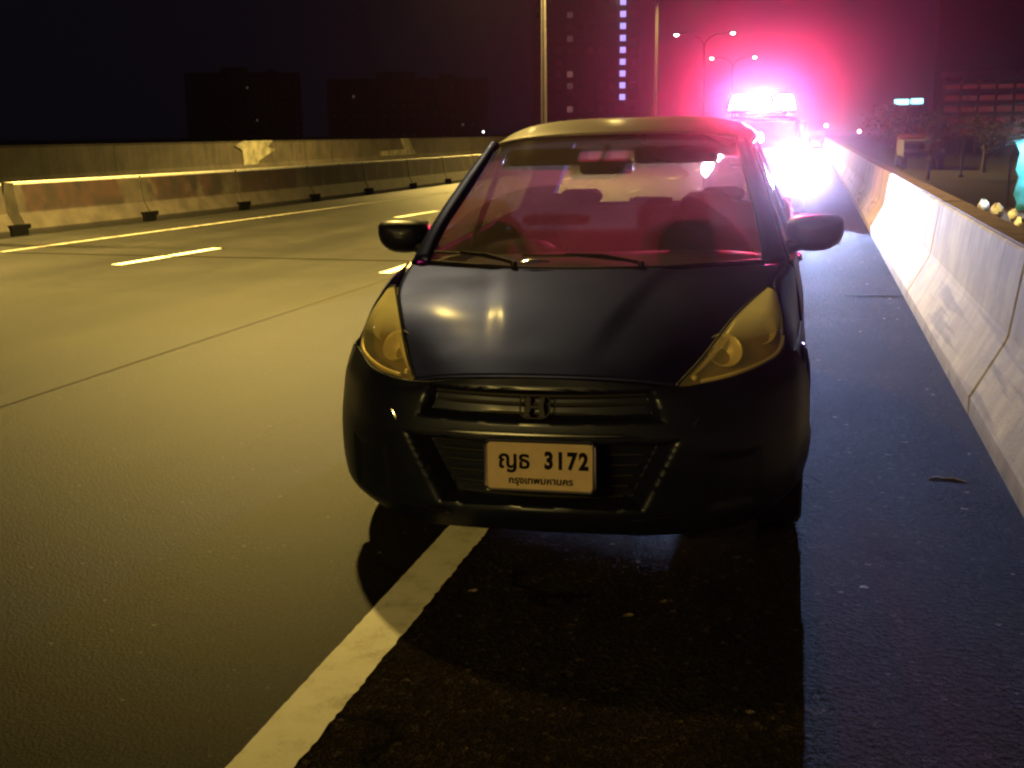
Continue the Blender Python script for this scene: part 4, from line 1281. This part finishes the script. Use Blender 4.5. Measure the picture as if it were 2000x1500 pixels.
wsp = [[(0, 1.22, 1.13), (.45, 1.25, 1.13), (.74, 1.34, 1.10)], [(0, 1.90, 1.66), (.40, 1.92, 1.65), (.62, 1.98, 1.62)]]
MB().grid(patch(mirror_net(wsp), 8, 20)).build('windscreen', M_SIDEGLASS, POL)
rp = [[(0, 1.88, 1.665), (.40, 1.90, 1.66), (.62, 1.97, 1.625), (.70, 2.0, 1.56)], [(0, 2.5, 1.72), (.42, 2.5, 1.71), (.66, 2.5, 1.67), (.74, 2.5, 1.58)], [(0, 3.3, 1.70), (.42, 3.3, 1.69), (.64, 3.3, 1.65), (.72, 3.3, 1.56)]]
MB().grid(patch(mirror_net(rp), 12, 30)).build('roof', M_PBODY, POL)
for s in (-1, 1):
    MB().tube([(s * .80, 1.30, 1.06), (s * .66, 1.97, 1.60)], .04, 8).build('windscreen_pillar', M_PBODY, POL)
    MB().tube([(s * .85, 2.65, 1.05), (s * .73, 2.6, 1.60)], .05, 8).build('door_pillar', M_PBODY, POL)
    G = [[(s * (.90 - (.03 if z > .9 else 0)), y, z) for z in (.34, .6, .9, 1.05)] for y in (.36, 1.3, 1.35, 2.6, 3.4, 5.2)]
    V3, F3 = arch_grid([.36 + 4.84 * i / 110 for i in range(111)], [.34 + .71 * i / 18 for i in range(19)], [(.95, .40), (4.15, .40)], .44)
    MB().add([(s * (.905 - .05 * max(0, z - .8)), y, z) for y, z in V3], F3).build('side_panel', M_PBODY, POL, solid=.01, angle=50)
    MB().add([(s * .86, 1.40, 1.06), (s * .86, 3.2, 1.06), (s * .73, 3.15, 1.56), (s * .71, 2.02, 1.56)], [(0, 1, 2, 3)]).build('side_window', M_SIDEGLASS, POL, smooth=False)
    hl_ = MB().lathe([(.02, -.03), (.11, -.02), (.165, .012), (.17, .05), (.06, .09)], (s * .755, .155, .80), 'y', 20)
    hl_.build('headlight', M_HEADGLOW, POL)
    for qx, qz, qr in ((.60, .98, .07), (.82, .97, .06), (.70, .60, .07)):
        MB().lathe([(.01, -.015), (qr * .8, -.010), (qr, .01), (qr, .04), (qr * .4, .06)], (s * qx, .13 + .12 * (qx > .8), qz), 'y', 16).build('bloom_lamp', M_HEADGLOW, POL)  # extra glowing discs added to widen the head-lamp bloom
    MB().box(s * .93, s * 1.12, 1.42, 1.50, 1.12, 1.30, .02).build('door_mirror', M_BLACK, POL)
    for wy in (.95, 4.15):
        w = bpy.data.objects.new('wheel', None); w.location = (s * .76, wy, .38); w.empty_display_size = .1; link(w, POL)
        o = link(bpy.data.objects.new('tyre', tyre_m), w); o.scale = (1.3, 1.27, 1.27)
        o = link(bpy.data.objects.new('rim', rim_m), w); o.scale = (1.3, 1.27, 1.27); o.rotation_euler = (0, 0, math.pi if s < 0 else 0)
MB().box(-.84, .84, 3.32, 3.40, .5, 1.62).build('cab_back', M_PBODY, POL, smooth=False)
MB().box(-.85, .85, 3.42, 5.18, .55, .62).build('load_bed', M_PBODY, POL, smooth=False)
MB().box(-.85, .85, 5.14, 5.20, .5, 1.05).build('tailgate', M_PBODY, POL, smooth=False)
MB().box(-.80, .80, .40, 3.3, .30, .42).build('underbody', M_BLACK, POL, smooth=False)
pp = rrect(.338, .150, .012)
n = len(pp)
o = MB().add([(x, -.003, z) for x, z in pp] + [(x, .003, z) for x, z in pp], [tuple(range(n)), tuple(range(2 * n - 1, n - 1, -1))] + [(i, n + i, n + (i + 1) % n, (i + 1) % n) for i in range(n)]).build('number_plate', M_PLATE, POL, smooth=False)
o.location = (0, -.012, .50)

# beacon bar: base, end domes, centre section
BAR = bpy.data.objects.new('beacon_bar', None); BAR.empty_display_size = .1
BAR.location = (0, 2.25, 1.74); link(BAR, POL)
MB().box(-.62, .62, -.13, .13, .04, .09, .02).build('bar_base', M_BLACK, BAR)
for s in (-.45, .45):
    MB().box(s - .03, s + .03, -.08, .08, -.03, .05).build('bar_foot', M_BLACK, BAR, smooth=False)
M_REDGLOW = emit('red_beacon_glow', (1.0, 0.34, 0.62), 30)
M_WHITEGLOW = emit('white_beacon_glow', (1.0, 0.75, 0.95), 30)
def dome(x0, x1, mt, nm):
    G = []
    for i in range(13):
        f = i / 12
        e = min(f, 1 - f)
        k = min(1, (e / .22) ** .5) if e < .22 else 1
        x = x0 + (x1 - x0) * f
        row = []
        for q in range(17):
            a = math.pi * q / 16
            row.append((x, .135 * (.55 + .45 * k) * math.cos(a), .09 + (.25 * math.sin(a) ** .7 + .03) * k))
        G.append(row)
    MB().grid(G).build(nm, mt, BAR)
dome(-.62, -.20, M_REDGLOW, 'beacon_dome')
dome(-.19, .19, M_WHITEGLOW, 'speaker_dome')
dome(.20, .62, M_REDGLOW, 'beacon_dome')

def spot(name, loc, target, energy, color, size, blend, rad, parent):
    L = bpy.data.lights.new(name, 'SPOT')
    L.energy = energy; L.color = color; L.spot_size = R(size); L.spot_blend = blend; L.shadow_soft_size = rad
    o = bpy.data.objects.new(name, L)
    d = (Vector(target) - Vector(loc)).normalized()
    o.rotation_euler = d.to_track_quat('-Z', 'Y').to_euler()
    o.location = loc
    link(o, parent)
    return o
for s in (-.42, .0, .42):
    c_ = (1.0, 0.012, 0.085) if s else (1.0, 0.10, 0.50)
    spot('beacon_beam', (s, 2.25 - .19, 1.95), (s, -18, 1.95 + 20 * math.tan(R(20))), P_RED * (1 if s else .25), c_, 50, 0.35, 0.08, POL)
    spot('beacon_core', (s, 2.25 - .19, 1.95), (s * .3 + .98, -20.3, 1.5), P_RED * .19, (1.0, 0.10, 0.38) if s else (1.0, 0.62, 0.95), 10, 0.8, 0.12, POL)
    if s: spot('beacon_wash', (s, 2.25 - .19, 1.93), (.75, -13.5, 1.25), P_RED * .38, (1.0, 0.008, 0.05), 8.0, 0.8, 0.08, POL)
    spot('beacon_glow', (s, 2.25 - .20, 1.95), (s, -18, 1.0), P_RED * .012, c_, 120, 0.8, 0.08, POL)
spot('head_lamp_beam', (.755, .08, .80), (.755, -10, .74), P_HEAD * 4.2, (0.40, 0.54, 1.0), 39.5, 0.12, 0.05, POL)
spot('head_lamp_beam', (-.755, .08, .80), (-6.0, -14, -.4), P_HEAD * .35, (1.0, 0.74, 0.30), 60, 0.7, 0.06, POL)
for s in (-1, 1):
    spot('head_lamp_core', (s * .755, .06, .82), (.98, -20.3, 1.40), P_RED * .16, (1.0, 0.45, 0.95), 9, 0.8, 0.10, POL)

# ================================================================== haze
hz, t, b = mat('night_haze')
t.nodes.remove(b)
pv = N(t, 'ShaderNodeVolumePrincipled')
pv.inputs['Color'].default_value = (0.9, 0.9, 0.95, 1)
pv.inputs['Density'].default_value = HAZE_D
pv.inputs['Anisotropy'].default_value = HAZE_G
t.links.new(pv.outputs[0], t.nodes['Material Output'].inputs['Volume'])
o = MB().box(-330, 70, -60, 470, -1.1, 62).build('haze', hz, None, smooth=False)
o['kind'] = 'stuff'
